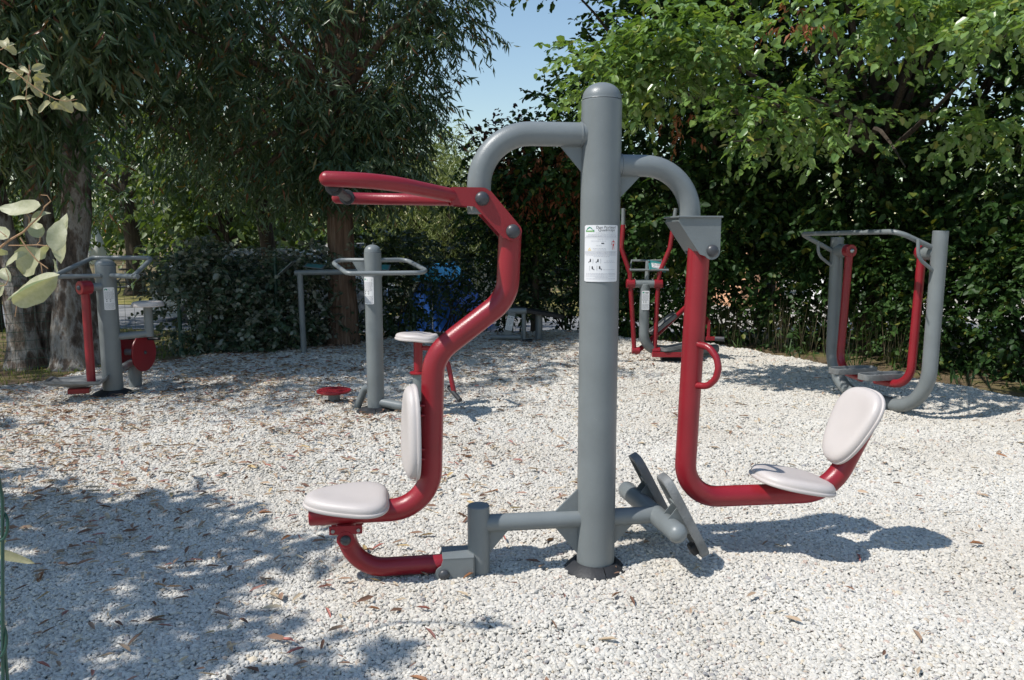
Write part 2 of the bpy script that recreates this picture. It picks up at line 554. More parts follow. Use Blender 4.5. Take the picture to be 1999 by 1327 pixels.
ax = np.concatenate([np.array([-400, -150, -60, -35]), np.arange(-25, 25.1, 0.8), np.array([35, 60, 150, 400])])
grid_obj('ground', ax, ax, terr, M['soil'])
grid_obj('road', np.arange(-40, 40.1, 1.0), np.arange(12.7, 17.3, 0.5), lambda x, y: terr(x, y) + 0.008, M['asphalt'])
grid_obj('dry_lawn', np.arange(-40, 40.1, 1.0), np.arange(17.3, 26, 0.6), lambda x, y: terr(x, y) + 0.012, M['lawn'])
grid_obj('track', np.arange(3, 40.1, 1.0), np.arange(12.7, 34, 0.8), lambda x, y: terr(x, y) + 0.018, M['pale_ground'])

# gravel bed: a sheet over the polygon, clipped on a fine grid
def gravel_bed():
    st = 0.12
    xs = np.arange(-13, 9.01, st); ys = np.arange(-4, 12.2, st)
    X, Y = np.meshgrid(xs, ys)
    jx = X + 0.0; jy = Y + 0.0
    ins = in_poly(jx.ravel(), jy.ravel()).reshape(X.shape)
    Z = gh(X, Y) - 0.012
    idx = -np.ones(X.shape, int)
    vs = []; fs = []
    ny, nx = X.shape
    def vid(j, i):
        if idx[j, i] < 0:
            idx[j, i] = len(vs)
            z = Z[j, i] if ins[j, i] else -0.05
            vs.append((X[j, i], Y[j, i], z))
        return idx[j, i]
    for j in range(ny - 1):
        for i in range(nx - 1):
            if ins[j, i] or ins[j + 1, i] or ins[j, i + 1] or ins[j + 1, i + 1]:
                fs.append((vid(j, i), vid(j, i + 1), vid(j + 1, i + 1), vid(j + 1, i)))
    me = bpy.data.meshes.new('gravel_bed')
    me.from_pydata(vs, [], fs)
    me.materials.append(M['bed'])
    me.polygons.foreach_set('use_smooth', [True] * len(me.polygons))
    tag(link(bpy.data.objects.new('gravel_bed', me)), kind='structure')
gravel_bed()

# loose limestone chips on the bed (instances of five chip shapes)
def gravel():
    rng = np.random.default_rng(3)
    out = []
    for (y0, y1, st, base) in ((1.2, 4.4, 0.0088, 0.0126), (4.4, 7.6, 0.0128, 0.0160), (7.6, 12.2, 0.021, 0.024)):
        xs = np.arange(-0.72 * y1 - 1.0, 0.72 * y1 + 1.0, st)
        ys = np.arange(y0, y1, st)
        X, Y = np.meshgrid(xs, ys)
        X = X.ravel(); Y = Y.ravel()
        X = X + rng.uniform(-0.7, 0.7, X.size) * st
        Y = Y + rng.uniform(-0.7, 0.7, Y.size) * st
        k = in_poly(X, Y) & (np.abs(X) < 0.70 * Y + 0.9)
        X = X[k]; Y = Y[k]
        n = X.size
        sz = base * np.clip(rng.lognormal(0, 0.28, n), 0.5, 1.8)
        Z = gh(X, Y) - 0.006 + rng.uniform(0, 0.007, n)
        up = rng.random(n) < 0.08
        Z[up] += 0.005
        sc = np.stack([sz * rng.uniform(0.8, 1.35, n), sz * rng.uniform(0.7, 1.05, n), sz * rng.uniform(0.45, 0.70, n)], 1)
        rot = np.stack([rng.normal(0, 0.30, n), rng.normal(0, 0.30, n), rng.uniform(0, 6.28, n)], 1)
        out.append((np.stack([X, Y, Z], 1), sc, rot, rng.random(n)))
    P = np.concatenate([o[0] for o in out]); S = np.concatenate([o[1] for o in out])
    Q = np.concatenate([o[2] for o in out]); T = np.concatenate([o[3] for o in out])
    print('gravel chips', len(P))
    me = bpy.data.meshes.new('gravel')
    me.vertices.add(len(P))
    me.vertices.foreach_set('co', P.astype(np.float32).ravel())
    for nm, typ, arr in (('scl', 'FLOAT_VECTOR', S), ('rot', 'FLOAT_VECTOR', Q), ('tint', 'FLOAT', T)):
        a = me.attributes.new(nm, typ, 'POINT')
        a.data.foreach_set('vector' if typ == 'FLOAT_VECTOR' else 'value', arr.astype(np.float32).ravel())
    me.materials.append(M['stone'])
    o = link(bpy.data.objects.new('gravel', me))
    tag(o, 'loose white crushed limestone gravel covering the exercise area', 'gravel', kind='stuff')
    g = bpy.data.node_groups.new('scatter_chips', 'GeometryNodeTree')
    g.interface.new_socket('Geometry', in_out='INPUT', socket_type='NodeSocketGeometry')
    g.interface.new_socket('Geometry', in_out='OUTPUT', socket_type='NodeSocketGeometry')
    N = g.nodes; L = g.links
    gi = N.new('NodeGroupInput'); go = N.new('NodeGroupOutput')
    join = N.new('GeometryNodeJoinGeometry')
    for k in range(6):
        ico = N.new('GeometryNodeMeshIcoSphere')
        ico.inputs['Radius'].default_value = 0.56
        ico.inputs['Subdivisions'].default_value = 2
        sp = N.new('GeometryNodeSetPosition')
        nz = N.new('ShaderNodeTexNoise')
        nz.noise_dimensions = '4D'
        nz.inputs['W'].default_value = 3.7 * k + 1.3
        nz.inputs['Scale'].default_value = 1.15
        nz.inputs['Detail'].default_value = 1.5
        sub = N.new('ShaderNodeVectorMath'); sub.operation = 'SUBTRACT'
        sub.inputs[1].default_value = (0.5, 0.5, 0.5)
        mul = N.new('ShaderNodeVectorMath'); mul.operation = 'SCALE'
        mul.inputs['Scale'].default_value = 1.3
        L.new(nz.outputs['Color'], sub.inputs[0]); L.new(sub.outputs[0], mul.inputs[0])
        L.new(ico.outputs['Mesh'], sp.inputs['Geometry']); L.new(mul.outputs[0], sp.inputs['Offset'])
        ms = N.new('GeometryNodeSetMaterial'); ms.inputs['Material'].default_value = M['stone']
        L.new(sp.outputs[0], ms.inputs['Geometry'])
        g2i = N.new('GeometryNodeGeometryToInstance')
        L.new(ms.outputs[0], g2i.inputs[0])
        L.new(g2i.outputs[0], join.inputs[0])
    iop = N.new('GeometryNodeInstanceOnPoints')
    iop.inputs['Pick Instance'].default_value = True
    L.new(gi.outputs[0], iop.inputs['Points'])
    L.new(join.outputs[0], iop.inputs['Instance'])
    rv = N.new('FunctionNodeRandomValue'); rv.data_type = 'INT'
    rv.inputs['Min'].default_value = 0 if False else 0
    for s_ in rv.inputs:
        if s_.name == 'Max' and s_.type == 'INT': s_.default_value = 5
        if s_.name == 'Min' and s_.type == 'INT': s_.default_value = 0
    ro = [q for q in rv.outputs if q.type == 'INT'][0]
    L.new(ro, iop.inputs['Instance Index'])
    for nm, sock in (('rot', 'Rotation'), ('scl', 'Scale')):
        na = N.new('GeometryNodeInputNamedAttribute'); na.data_type = 'FLOAT_VECTOR'
        na.inputs['Name'].default_value = nm
        L.new(na.outputs['Attribute'], iop.inputs[sock])
    L.new(iop.outputs[0], go.inputs[0])
    md = o.modifiers.new('chips', 'NODES')
    md.node_group = g
gravel()

# ------------------------------------------------------------------ foliage helpers
def nrm(a):
    return a / (np.linalg.norm(a, axis=1, keepdims=True) + 1e-9)

def leaf_mesh(name, P, A, Nn, Ls, Ws, mat, shape='rhomb', tint=None, rng=None, droop=0.12, fold=0.12):
    n = len(P)
    A = nrm(A)
    Nn = nrm(Nn - A * np.sum(A * Nn, 1, keepdims=True))
    B = np.cross(Nn, A)
    L1 = Ls[:, None]; W1 = Ws[:, None]
    if shape == 'rhomb':
        m1 = P + A * L1 * 0.42 + Nn * (W1 * fold)
        V = np.stack([P, m1 - B * W1 * 0.5, P + A * L1 - Nn * (L1 * droop), m1 + B * W1 * 0.5], 1)
        F = np.array([[0, 1, 2], [0, 2, 3]])
        nv, flen = 4, 3
    else:
        a1 = P + A * L1 * 0.30 + Nn * (W1 * fold); a2 = P + A * L1 * 0.70 + Nn * (W1 * fold * 0.6 - L1 * droop * 0.4)
        V = np.stack([P, a1 - B * W1 * 0.5, a2 - B * W1 * 0.40, P + A * L1 - Nn * (L1 * droop), a2 + B * W1 * 0.40, a1 + B * W1 * 0.5], 1)
        F = np.array([[0, 1, 2, 3], [0, 3, 4, 5]])
        nv, flen = 6, 4
    V = V.reshape(-1, 3).astype(np.float32)
    nf = F.shape[0]
    idx = (F[None] + (np.arange(n) * nv)[:, None, None]).reshape(-1).astype(np.int32)
    me = bpy.data.meshes.new(name)
    me.vertices.add(len(V)); me.vertices.foreach_set('co', V.ravel())
    me.loops.add(len(idx)); me.loops.foreach_set('vertex_index', idx)
    me.polygons.add(n * nf)
    me.polygons.foreach_set('loop_start', (np.arange(n * nf) * flen).astype(np.int32))
    me.update(calc_edges=True)
    if tint is None:
        tint = (rng or np.random.default_rng(1)).random(n)
    at = me.attributes.new('tint', 'FLOAT', 'POINT')
    at.data.foreach_set('value', np.repeat(tint, nv).astype(np.float32))
    me.materials.append(mat)
    return me

def ell_points(rng, n, c, r, shell=0.5):
    d = nrm(rng.normal(size=(n, 3)))
    rad = rng.random(n) ** (1 / 3)
    rad = shell + (1 - shell) * rad if shell > 0 else rad
    return np.array(c) + d * rad[:, None] * np.array(r)

def sprays(rng, starts, dirs, lens, k, L, W, side=0.8, down=0.5, sag=0.3, nr=0.5, nup=1.0, lv=0.3):
    """leaves set along twigs; returns P,A,N,Ls,Ws"""
    T = len(starts)
    t = (np.arange(k)[None, :] + rng.random((T, k))) / k
    D = nrm(dirs)
    pos = starts[:, None, :] + D[:, None, :] * (lens[:, None] * t)[:, :, None]
    pos[:, :, 2] -= (lens[:, None] * t ** 2) * sag
    sd = np.cross(D, np.array([0, 0, 1.0])); sd = nrm(sd + rng.normal(0, 0.15, sd.shape))
    sgn = np.where(rng.random((T, k)) < 0.5, -1.0, 1.0)
    A = D[:, None, :] * 0.55 + sd[:, None, :] * (sgn * side)[:, :, None] + rng.normal(0, 0.3, (T, k, 3))
    A[:, :, 2] -= down * (0.6 + 0.8 * rng.random((T, k)))
    Nn = rng.normal(0, nr, (T, k, 3)); Nn[:, :, 2] += nup
    n = T * k
    sc = np.clip(rng.normal(1, lv, n), 0.45, 1.7)
    return pos.reshape(n, 3), A.reshape(n, 3), Nn.reshape(n, 3), L * sc, W * sc

def clumped(rng, ells, n_clump, per, rad, out=0.7, rnd=0.6, bias=(0, 0, 0), zmin=None, shell=0.45):
    """twig starts and directions in clumps inside ellipsoids; ells: (centre, radii, weight)"""
    S = []; D = []
    W = np.array([e[2] for e in ells], float); W /= W.sum()
    for (c, r, _), wgt in zip(ells, W):
        m = max(1, int(n_clump * wgt))
        C = ell_points(rng, m, c, r, shell)
        if zmin is not None: C = C[C[:, 2] > zmin]
        m = len(C)
        off = rng.normal(0, 1, (m, per, 3)) * rad * np.array([1, 1, 0.55])
        st = C[:, None, :] + off
        o_ = (C - np.array(c)) / np.array(r)
        d = o_[:, None, :] * out + off / rad * 0.5 + rng.normal(0, rnd, (m, per, 3)) + np.array(bias)
        S.append(st.reshape(-1, 3)); D.append(d.reshape(-1, 3))
    return np.concatenate(S), np.concatenate(D)

def crown_obj(name, parts, mat, parent, shape, rng, off=(0, 0, 0), kind='stuff', **kw):
    P, A, Nn, Ls, Ws = [np.concatenate([p[i] for p in parts]) for i in range(5)]
    if 'tint' not in kw:
        q = 0.5 + 0.25 * np.sin(3.1 * P[:, 0] + 1.7 * np.sin(2.3 * P[:, 2])) + 0.25 * np.sin(4.1 * P[:, 2] + 2.2 * np.sin(1.9 * P[:, 0]) + 1.3 * P[:, 1])
        u = rng.random(len(P))
        kw['tint'] = np.where(u > 0.94, u, np.clip(0.55 * u + 0.42 * q, 0, 0.93))
    P = P - np.array(off)
    me = leaf_mesh(name, P, A, Nn, Ls, Ws, mat, shape, rng=rng, **kw)
    o = link(bpy.data.objects.new(name, me), parent)
    if kind: o['kind'] = kind
    return o

def limbs(mb, rng, base, fork, tips, r0, r1, seg=7):
    for tp in tips:
        a = Vector(fork); b = Vector(tp)
        mid = a.lerp(b, 0.5) + Vector(rng.normal(0, 0.12, 3)) * (b - a).length * 0.6
        mid.z += 0.1 * (b - a).length
        pts = []
        for k in range(7):
            t = k / 6
            pts.append(a * (1 - t) ** 2 + mid * 2 * t * (1 - t) + b * t * t)
        mb.tube(pts, [r0 * (1 - t / 6) + r1 * t / 6 for t in range(7)], seg)

def trunk_path(mb, pts, r0, r1, seg=16, flare=1.35, wob=0.04, rng=None):
    P = [Vector(p) for p in pts]
    # catmull resample
    out = []
    for i in range(len(P) - 1):
        p0 = P[max(i - 1, 0)]; p1 = P[i]; p2 = P[i + 1]; p3 = P[min(i + 2, len(P) - 1)]
        for k in range(6):
            t = k / 6
            out.append(0.5 * ((2 * p1) + (p2 - p0) * t + (2 * p0 - 5 * p1 + 4 * p2 - p3) * t * t + (3 * p1 - p0 - 3 * p2 + p3) * t ** 3))
    out.append(P[-1])
    n = len(out)
    rad = []
    for i in range(n):
        t = i / (n - 1)
        r_ = r0 + (r1 - r0) * t
        r_ *= 1 + (flare - 1) * math.exp(-t * n / 2.2)
        if rng is not None: r_ *= 1 + rng.normal(0, wob)
        rad.append(r_)
    mb.tube(out, rad, seg)
    return out

# ------------------------------------------------------------------ printed signs
def wrap(Rad, ang0, z0):
    """map flat (u, v) in metres onto an upright cylinder"""
    def f(u, v, off=0.0):
        a = ang0 + u / Rad
        return ((Rad + off) * math.cos(a), (Rad + off) * math.sin(a), z0 + v)
    return f
def flat(origin, ux, uz, nrm_):
    o = Vector(origin); ux = Vector(ux); uz = Vector(uz); n_ = Vector(nrm_)
    return lambda u, v, off=0.0: tuple(o + ux * u + uz * v + n_ * off)

def quad_on(mb, f, u0, v0, u1, v1, off, nu=1):
    vs = []; fs = []
    for k in range(nu + 1):
        u = u0 + (u1 - u0) * k / nu
        vs += [f(u, v0, off), f(u, v1, off)]
    for k in range(nu):
        fs.append((2 * k, 2 * k + 2, 2 * k + 3, 2 * k + 1))
    mb.add(vs, fs)
def poly_on(mb, f, pts, off):
    mb.add([f(u, v, off) for u, v in pts], [tuple(range(len(pts)))])
def text_on(f, body, size, u, v, off, mat, parent, name='lettering', align='LEFT'):
    cu = bpy.data.curves.new('t', 'FONT')
    cu.body = body; cu.size = size; cu.align_x = align
    cu.resolution_u = 2
    ob = bpy.data.objects.new('t', cu)
    SC.collection.objects.link(ob)
    me = bpy.data.meshes.new_from_object(ob)
    bpy.data.objects.remove(ob); bpy.data.curves.remove(cu)
    for vv in me.vertices:
        vv.co = f(u + vv.co.x, v + vv.co.y, off)
    me.materials.clear(); me.materials.append(mat)
    me.name = name
    return link(bpy.data.objects.new(name, me), parent)

def plate_on(f, wd, ht, parent, th=0.003, nu=14, name='instruction_sign'):
    mb = MB()
    vs = []; fs = []
    for k in range(nu + 1):
        u = -wd / 2 + wd * k / nu
        e = 0.004 if k in (0, nu) else 0.0
        vs += [f(u, -ht / 2 + e, 0.0005), f(u, ht / 2 - e, 0.0005), f(u, -ht / 2 + e, th), f(u, ht / 2 - e, th)]
    for k in range(nu):
        a = 4 * k; b = a + 4
        fs += [(a + 2, b + 2, b + 3, a + 3), (a, a + 1, b + 1, b), (a, b, b + 2, a + 2), (a + 1, a + 3, b + 3, b + 1)]
    fs += [(0, 2, 3, 1), (4 * nu, 4 * nu + 1, 4 * nu + 3, 4 * nu + 2)]
    mb.add(vs, fs)
    return mb.build(name, M['sign'], parent, smooth=False)

def small_sign(f, wd, ht, parent, seed=1, th=0.003):
    """a plate too far away to read: logo and rows of tiny print"""
    rng = random.Random(seed)
    s_ = plate_on(f, wd, ht, parent, th, 6)
    o = th + 0.0006
    mb = MB(); v = ht * 0.30
    while v > -ht * 0.46:
        u = -wd * 0.42
        if not (-ht * 0.2 < v < -ht * 0.02):
            while u < wd * 0.36:
                l = wd * rng.uniform(0.05, 0.16)
                quad_on(mb, f, u, v, min(u + l, wd * 0.42), v + ht * 0.010, o); u += l + wd * 0.03
        v -= ht * 0.034
    tag(mb.build('small_print', M['ink'], s_, smooth=False), kind='stuff')
    mb = MB()
    for i in range(2):
        for j in range(2):
            u = -wd * 0.3 + i * wd * 0.3; vv = -ht * 0.11 - j * ht * 0.075 + 0.01
            quad_on(mb, f, u, vv, u + wd * 0.05, vv + ht * 0.045, o)
            quad_on(mb, f, u + wd * 0.10, vv, u + wd * 0.12, vv + ht * 0.05, o)
    quad_on(mb, f, -wd * 0.05, ht * 0.40, wd * 0.4, ht * 0.425, o)
    quad_on(mb, f, -wd * 0.02, ht * 0.36, wd * 0.36, ht * 0.38, o)
    tag(mb.build('pictogram', M['inkblack'], s_, smooth=False), kind='stuff')
    mb = MB()
    poly_on(mb, f, [(-wd * .43, ht * .37), (-wd * .15, ht * .37), (-wd * .15, ht * .41), (-wd * .29, ht * .45), (-wd * .43, ht * .41)], o)
    mb.build('logo', M['inkgreen'], s_, smooth=False)
    return s_

# ------------------------------------------------------------------ the double press machine in front
GREY, RED = M['grey'], M['red']
def post_with_cap(parent, x, y, r, top, cap=None, z0=-0.15, name='post'):
    mb = MB(); mb.tube([(x, y, z0), (x, y, top)], r, 40)
    p = mb.build(name, GREY, parent)
    h = cap or r * 0.8
    mb = MB()
    prof = [(r * 0.985, top - 0.001), (r * 0.965, top + 0.003), (r * 0.965, top + 0.008)]
    prof += [(r * 0.955 * math.cos(R(a)), top + 0.008 + (h - 0.008) * math.sin(R(a))) for a in (12, 24, 36, 48, 60, 72, 82, 88)]
    mb.lathe(prof, 40, Matrix.Translation((x, y, 0)))
    mb.build('post_cap', GREY, p, angle=60)
    return p

def ground_cover(parent, x, y, r0, r1, z):
    for h in (0, 1):
        mb = MB(); seg = 20; vs = []; fs = []
        prof = [(r0, z - 0.02), (r0, z + 0.008), (r0 - 0.012, z + 0.016), (r1 + 0.012, z + 0.040), (r1, z + 0.042), (r1, z)]
        for k in range(seg + 1):
            a = R(-82 + 180 * h) + (math.pi - 0.03) * k / seg
            for (rr, zz) in prof: vs.append((x + rr * math.cos(a), y + rr * math.sin(a), zz))
        m = len(prof)
        for k in range(seg):
            for j in range(m - 1):
                a = k * m + j
                fs.append((a, a + m, a + m + 1, a + 1))
        mb.add(vs, fs)
        mb.build('ground_cover', M['rubber'], parent, angle=50)

def gusset(parent, tri, th=0.01, y=0.0):
    mb = MB(); mb.prism(tri, y - th / 2, y + th / 2)
    return mb.build('gusset', GREY, parent, smooth=False)

def arc_pts(cx, cz, r, a0, a1, n=8):
    return [(cx + r * math.cos(R(a0 + (a1 - a0) * k / n)), cz + r * math.sin(R(a0 + (a1 - a0) * k / n))) for k in range(n + 1)]

def bolt(parent, c, axis, r, mat='bolt', name='bolt_cap'):
    mb = MB(); cap_dome(mb, c, axis, r)
    return mb.build(name, M[mat], parent, angle=60)

press = empty('double_press_machine', (0.357, 3.21, 0), R(8), "largest grey and red exercise machine, two cream seats either side of its tall domed post", "exercise machine")
p = post_with_cap(press, 0, 0, 0.0805, 1.95, 0.066)
ground_cover(press, 0, 0, 0.134, 0.086, -0.002)
MB().tube(fil([(-0.03, 0, 1.813), (-0.492, 0, 1.813), (-0.492, 0, 1.50)], 0.205, 12), 0.0475, 32).build('upper_arm', GREY, press)
MB().tube(fil([(0.03, 0, 1.695), (0.378, 0, 1.695), (0.378, 0, 1.47)], 0.195, 12), 0.0435, 32).build('upper_arm', GREY, press)
for z_, x_, r_ in ((1.813, -0.084, 0.0505), (1.695, 0.083, 0.046)):   # weld beads
    MB().tube([(x_ - 0.004, 0, z_), (x_ + 0.004, 0, z_)], r_, 32).build('weld_bead', GREY, press)
gusset(press, [(-0.078, 1.665), (-0.078, 1.768), (-0.168, 1.768)])
gusset(press, [(0.078, 1.655), (0.078, 1.565), (0.165, 1.655)])
MB().tube([(-0.50, 0, 0.226), (-0.02, 0, 0.226)], 0.0365, 28).build('cross_beam', GREY, press)
MB().tube([(0.02, 0, 0.226), (0.262, 0, 0.226)], 0.0365, 28).build('cross_beam', GREY, press)
MB().tube([(-0.501, 0, -0.15), (-0.501, 0, 0.306)], 0.0465, 32).build('stub_post', GREY, press)
gusset(press, [(-0.178, 0.262), (-0.079, 0.262), (-0.079, 0.358)])
gusset(press, [(-0.175, 0.190), (-0.079, 0.070), (-0.079, 0.190)])
gusset(press, [(0.078, 0.190), (0.078, 0.105), (0.160, 0.190)])
gusset(press, [(-0.456, 0.190), (-0.456, 0.098), (-0.378, 0.190)])

# upper right pivot housing
poly = [(0.305, 1.486), (0.302, 1.470)] + [(0.395, 1.340)] + arc_pts(0.446, 1.352, 0.034, 215, 350, 8) + [(0.480, 1.486)]
hs = MB()
hs.prism(poly, -0.082, -0.074)
hs.prism(poly, 0.074, 0.082)
hs.box((0.391, 0, 1.490), (0.190, 0.180, 0.007), bev=0.002)
hs.prism([(0.305, 1.486), (0.311, 1.486), (0.392, 1.352), (0.385, 1.352), (0.303, 1.472)], -0.074, 0.074)
hs.prism([(0.470, 1.486), (0.476, 1.486), (0.478, 1.385), (0.472, 1.385)], -0.074, 0.074)
housing = hs.build('pivot_housing', GREY, press, smooth=False)
bolt(housing, (0.446, -0.082, 1.354), (0, -1, 0), 0.025)
bolt(housing, (0.446, 0.082, 1.354), (0, 1, 0), 0.025)
# right swing frame with seat
sw = MB().tube(fil([(0.422, 0, 1.375), (0.386, 0, 0.296), (1.06, 0, 0.290), (1.225, 0, 0.62)], [0.150, 0.21], 12), 0.0450, 36).build('swing_frame', RED, press)
for sg in (-1, 1):
    dx, dy = math.cos(R(57)), sg * math.sin(R(57))
    b = [(0.392 + dx * q * 0.125, dy * q * 0.125, z_) for q, z_ in ((0.30, 0.966), (0.78, 0.962), (1.10, 0.92), (1.18, 0.88), (1.10, 0.835), (0.78, 0.797), (0.30, 0.792))]
    MB().tube(fil(b, 0.06, 6), 0.0140, 18).build('hand_loop', RED, sw)
up = Vector((math.sin(R(27)), 0, math.cos(R(27))))
nb = Vector((-math.cos(R(27)), 0, math.sin(R(27))))
pad('seat', frame((0.875, 0, 0.334), (math.sin(R(11)), 0, math.cos(R(11))), (-1, 0, 0)), 0.178, 0.158, -0.06, press)
pad('backrest', frame(Vector((1.118, -0.01, 0.600)) - nb * 0.035, nb, up), 0.183, 0.142, 0.20, press)
for q in (-0.06, 0.05):
    c = Vector((1.128, 0, 0.600)) - nb * 0.05 + up * q
    MB().box((0, 0, 0), (0.03, 0.10, 0.03), frame(c, nb, up)).build('seat_bracket', RED, sw)
MB().box((0.90, 0, 0.338), (0.16, 0.08, 0.012)).build('seat_bracket', RED, sw)

# pedal unit
ax0, ax1 = Vector((0.285, -0.205, 0.222)), Vector((0.235, 0.335, 0.226))
MB().tube([ax0, ax0.lerp(ax1, 0.5), ax1], 0.0415, 32, cap='dome').build('pedal_axle', GREY, press)
MB().tube([ax0.lerp(ax1, 0.40), ax0.lerp(ax1, 0.41)], 0.0435, 32).build('weld_bead', GREY, press)
nf = Vector((math.cos(R(28)), 0, math.sin(R(28))))
uf = Vector((-math.sin(R(28)), 0, math.cos(R(28))))
for yy in (-0.120, 0.200):
    c = Vector((0.268 if yy < 0 else 0.243, yy, 0.226)) + nf * 0.062
    mb = MB()
    o_ = super_outline(0.192, 0.068, 0.0, n=5, N=56)
    mb.rings(o_, [(0.2, 0.012), (0.86, 0.012), (0.90, 0.0), (0.97, 0.0), (1.0, 0.004), (1.0, 0.034), (0.98, 0.038), (0.93, 0.038), (0.91, 0.034), (0.3, 0.034)], frame(c, nf, uf))
    pd = mb.build('pedal', M['foot'], press, angle=30)
    for k in range(-4, 5):
        MB().box((k * 0.036, 0, 0.0355), (0.012, 0.10, 0.005), frame(c, nf, uf), bev=0.001).build('tread_rib', M['foot'], pd)
    mb = MB()
    m = frame(c, nf, uf)
    for q in (-0.030, 0.030):
        mb.add([m @ Vector(v) for v in ((-0.075, q, 0.011), (0.060, q, 0.011), (0.03, q, -0.055), (-0.03, q, -0.055),
                                         (-0.075, q + 0.005, 0.011), (0.060, q + 0.005, 0.011), (0.03, q + 0.005, -0.055), (-0.03, q + 0.005, -0.055))],
               [(0, 1, 2, 3), (7, 6, 5, 4), (0, 4, 5, 1), (1, 5, 6, 2), (2, 6, 7, 3), (3, 7, 4, 0)])
    mb.box((0, 0, 0.008), (0.15, 0.075, 0.008), m)
    mb.build('pedal_bracket', GREY, pd, smooth=False)
    bolt(pd, m @ Vector((0.0, -0.038, -0.020)), (0, -1, 0), 0.018)
    MB().box((-0.155, 0, -0.006), (0.045, 0.05, 0.034), m, bev=0.006).build('rubber_stop', M['rubber'], pd)

# left lever with the two grip bars
poly = [(-0.605, 1.532), (-0.515, 1.526)] + [(-0.404, 1.405)] + arc_pts(-0.366, 1.430, 0.036, 225, 395, 9) + [(-0.452, 1.586)] + arc_pts(-0.486, 1.563, 0.036, 40, 95, 4) + [(-0.605, 1.600)]
mb = MB(); mb.prism(poly, -0.064, -0.055); mb.prism(poly, 0.055, 0.064)
mb.box((-0.598, 0, 1.566), (0.012, 0.110, 0.066), bev=0.001)
lever = mb.build('lever_plate', RED, press, smooth=False)
for (x_, z_) in ((-0.486, 1.556), (-0.366, 1.431)):
    for sg in (-1, 1):
        bolt(lever, (x_, sg * 0.064, z_), (0, sg, 0), 0.028)
MB().tube(fil([(-1.055, -0.25, 1.612), (-0.86, -0.25, 1.606), (-0.585, -0.030, 1.566)], 0.35, 8), 0.0275, 28, cap=('dome', 'flat')).build('grip_bar', RED, lever)
MB().tube(fil([(-1.060, 0.27, 1.572), (-0.85, 0.27, 1.568), (-0.600, 0.030, 1.556)], 0.35, 8), 0.0245, 28, cap=('dome', 'flat')).build('grip_bar', RED, lever)
g0, g1 = Vector((-1.035, -0.24, 1.586)), Vector((-1.018, 0.265, 1.572))
gr = MB().tube([g0, g0.lerp(g1, .5), g1], 0.019, 20).build('rubber_grip', M['rubber'], lever)
for t_ in (0.06, 0.94):
    MB().tube([g0.lerp(g1, t_ - 0.02), g0.lerp(g1, t_ + 0.02)], 0.031, 24).build('grip_collar', M['rubber'], gr)

# left swing frame with seat and backrest
sl = MB().tube(fil([(-0.368, 0, 1.432), (-0.380, 0, 1.165), (-0.680, 0, 0.938), (-0.700, 0, 0.303), (-1.185, 0, 0.300)], [0.16, 0.17, 0.17], 12), 0.0460, 36).build('swing_frame', RED, press)
pad('backrest', frame((-0.752, -0.015, 0.632), (-1, -0.13, 0.02), (0, 0, 1)), 0.192, 0.140, -0.16, press)
for z_ in (0.52, 0.56, 0.70, 0.74):
    MB().box((-0.738, 0, z_), (0.045, 0.075, 0.008), bev=0.002).build('backrest_bracket', RED, sl)
pad('seat', frame((-1.035, -0.01, 0.338), (0.03, -0.07, 1), (1, 0, 0)), 0.174, 0.138, 0.30, press, notch=0.006, thick=1.0)
for ya in (0.046, -0.052):
    fl = MB().prism([(-1.105, 0.228), (-0.975, 0.228), (-0.975, 0.262), (-1.105, 0.262)], ya, ya + 0.006).build('mounting_flange', RED, sl, smooth=False)
for x_ in (-1.090, -0.990):
    MB().tube([(x_, -0.058, 0.243), (x_, -0.05, 0.243)], 0.0075, 12).build('flange_bolt', M['steel'], fl)
lk = MB().tube(fil([(-1.043, 0, 0.262), (-1.035, 0, 0.060), (-0.645, 0, 0.062)], 0.155, 12), 0.0385, 32).build('lower_link', RED, press)
MB().tube([(-1.041, -0.055, 0.205), (-1.041, 0.055, 0.205)], 0.036, 24).build('pivot_hub', RED, lk)
bolt(lk, (-1.041, -0.055, 0.205), (0, -1, 0), 0.021)
bolt(lk, (-1.041, 0.055, 0.205), (0, 1, 0), 0.021)
poly = [(-0.548, 0.108), (-0.655, 0.108)][::-1]
poly = arc_pts(-0.650, 0.040, 0.036, 110, 235, 8) + [(-0.575, -0.050), (-0.530, -0.062), (-0.526, 0.104), (-0.652, 0.104)]
mb = MB(); mb.prism(poly, -0.064, -0.056); mb.prism(poly, 0.056, 0.064)
mb.box((-0.590, 0, 0.106), (0.130, 0.130, 0.007), bev=0.002)
mb.box((-0.529, 0, 0.03), (0.008, 0.128, 0.150), bev=0.002)
lb = mb.build('lower_pivot_housing', GREY, press, smooth=False)
bolt(lb, (-0.650, -0.064, 0.040), (0, -1, 0), 0.023)

# the sign wrapped round the post
f = wrap(0.0815, R(-99), 1.344)
PW, PH = 0.145, 0.224
sign = plate_on(f, PW, PH, p, 0.0025, 20)
K = PW / 555.0
def cu(x): return (x - 265) * K - PW / 2
def cv(y): return PH / 2 - (y - 175) * PH / 1045
O = 0.0031
text_on(f, "Duo Porteur/", 0.0150, cu(455), cv(238), O, M['inkblack'], sign)
text_on(f, "Quadriceps", 0.0150, cu(485), cv(288), O, M['inkblack'], sign)
mb = MB()
poly_on(mb, f, [(cu(290), cv(302)), (cu(430), cv(302)), (cu(430), cv(262)), (cu(405), cv(262)), (cu(392), cv(228)), (cu(355), cv(205)), (cu(318), cv(228)), (cu(305), cv(262)), (cu(290), cv(262))], O)
lg = mb.build('logo', M['inkgreen'], sign, smooth=False)
mb = MB(); quad_on(mb, f, cu(296), cv(296), cu(424), cv(274), O + 0.0005, 3); mb.build('logo_band', M['inklime'], lg, smooth=False)
rng_ = random.Random(5)
mb = MB()
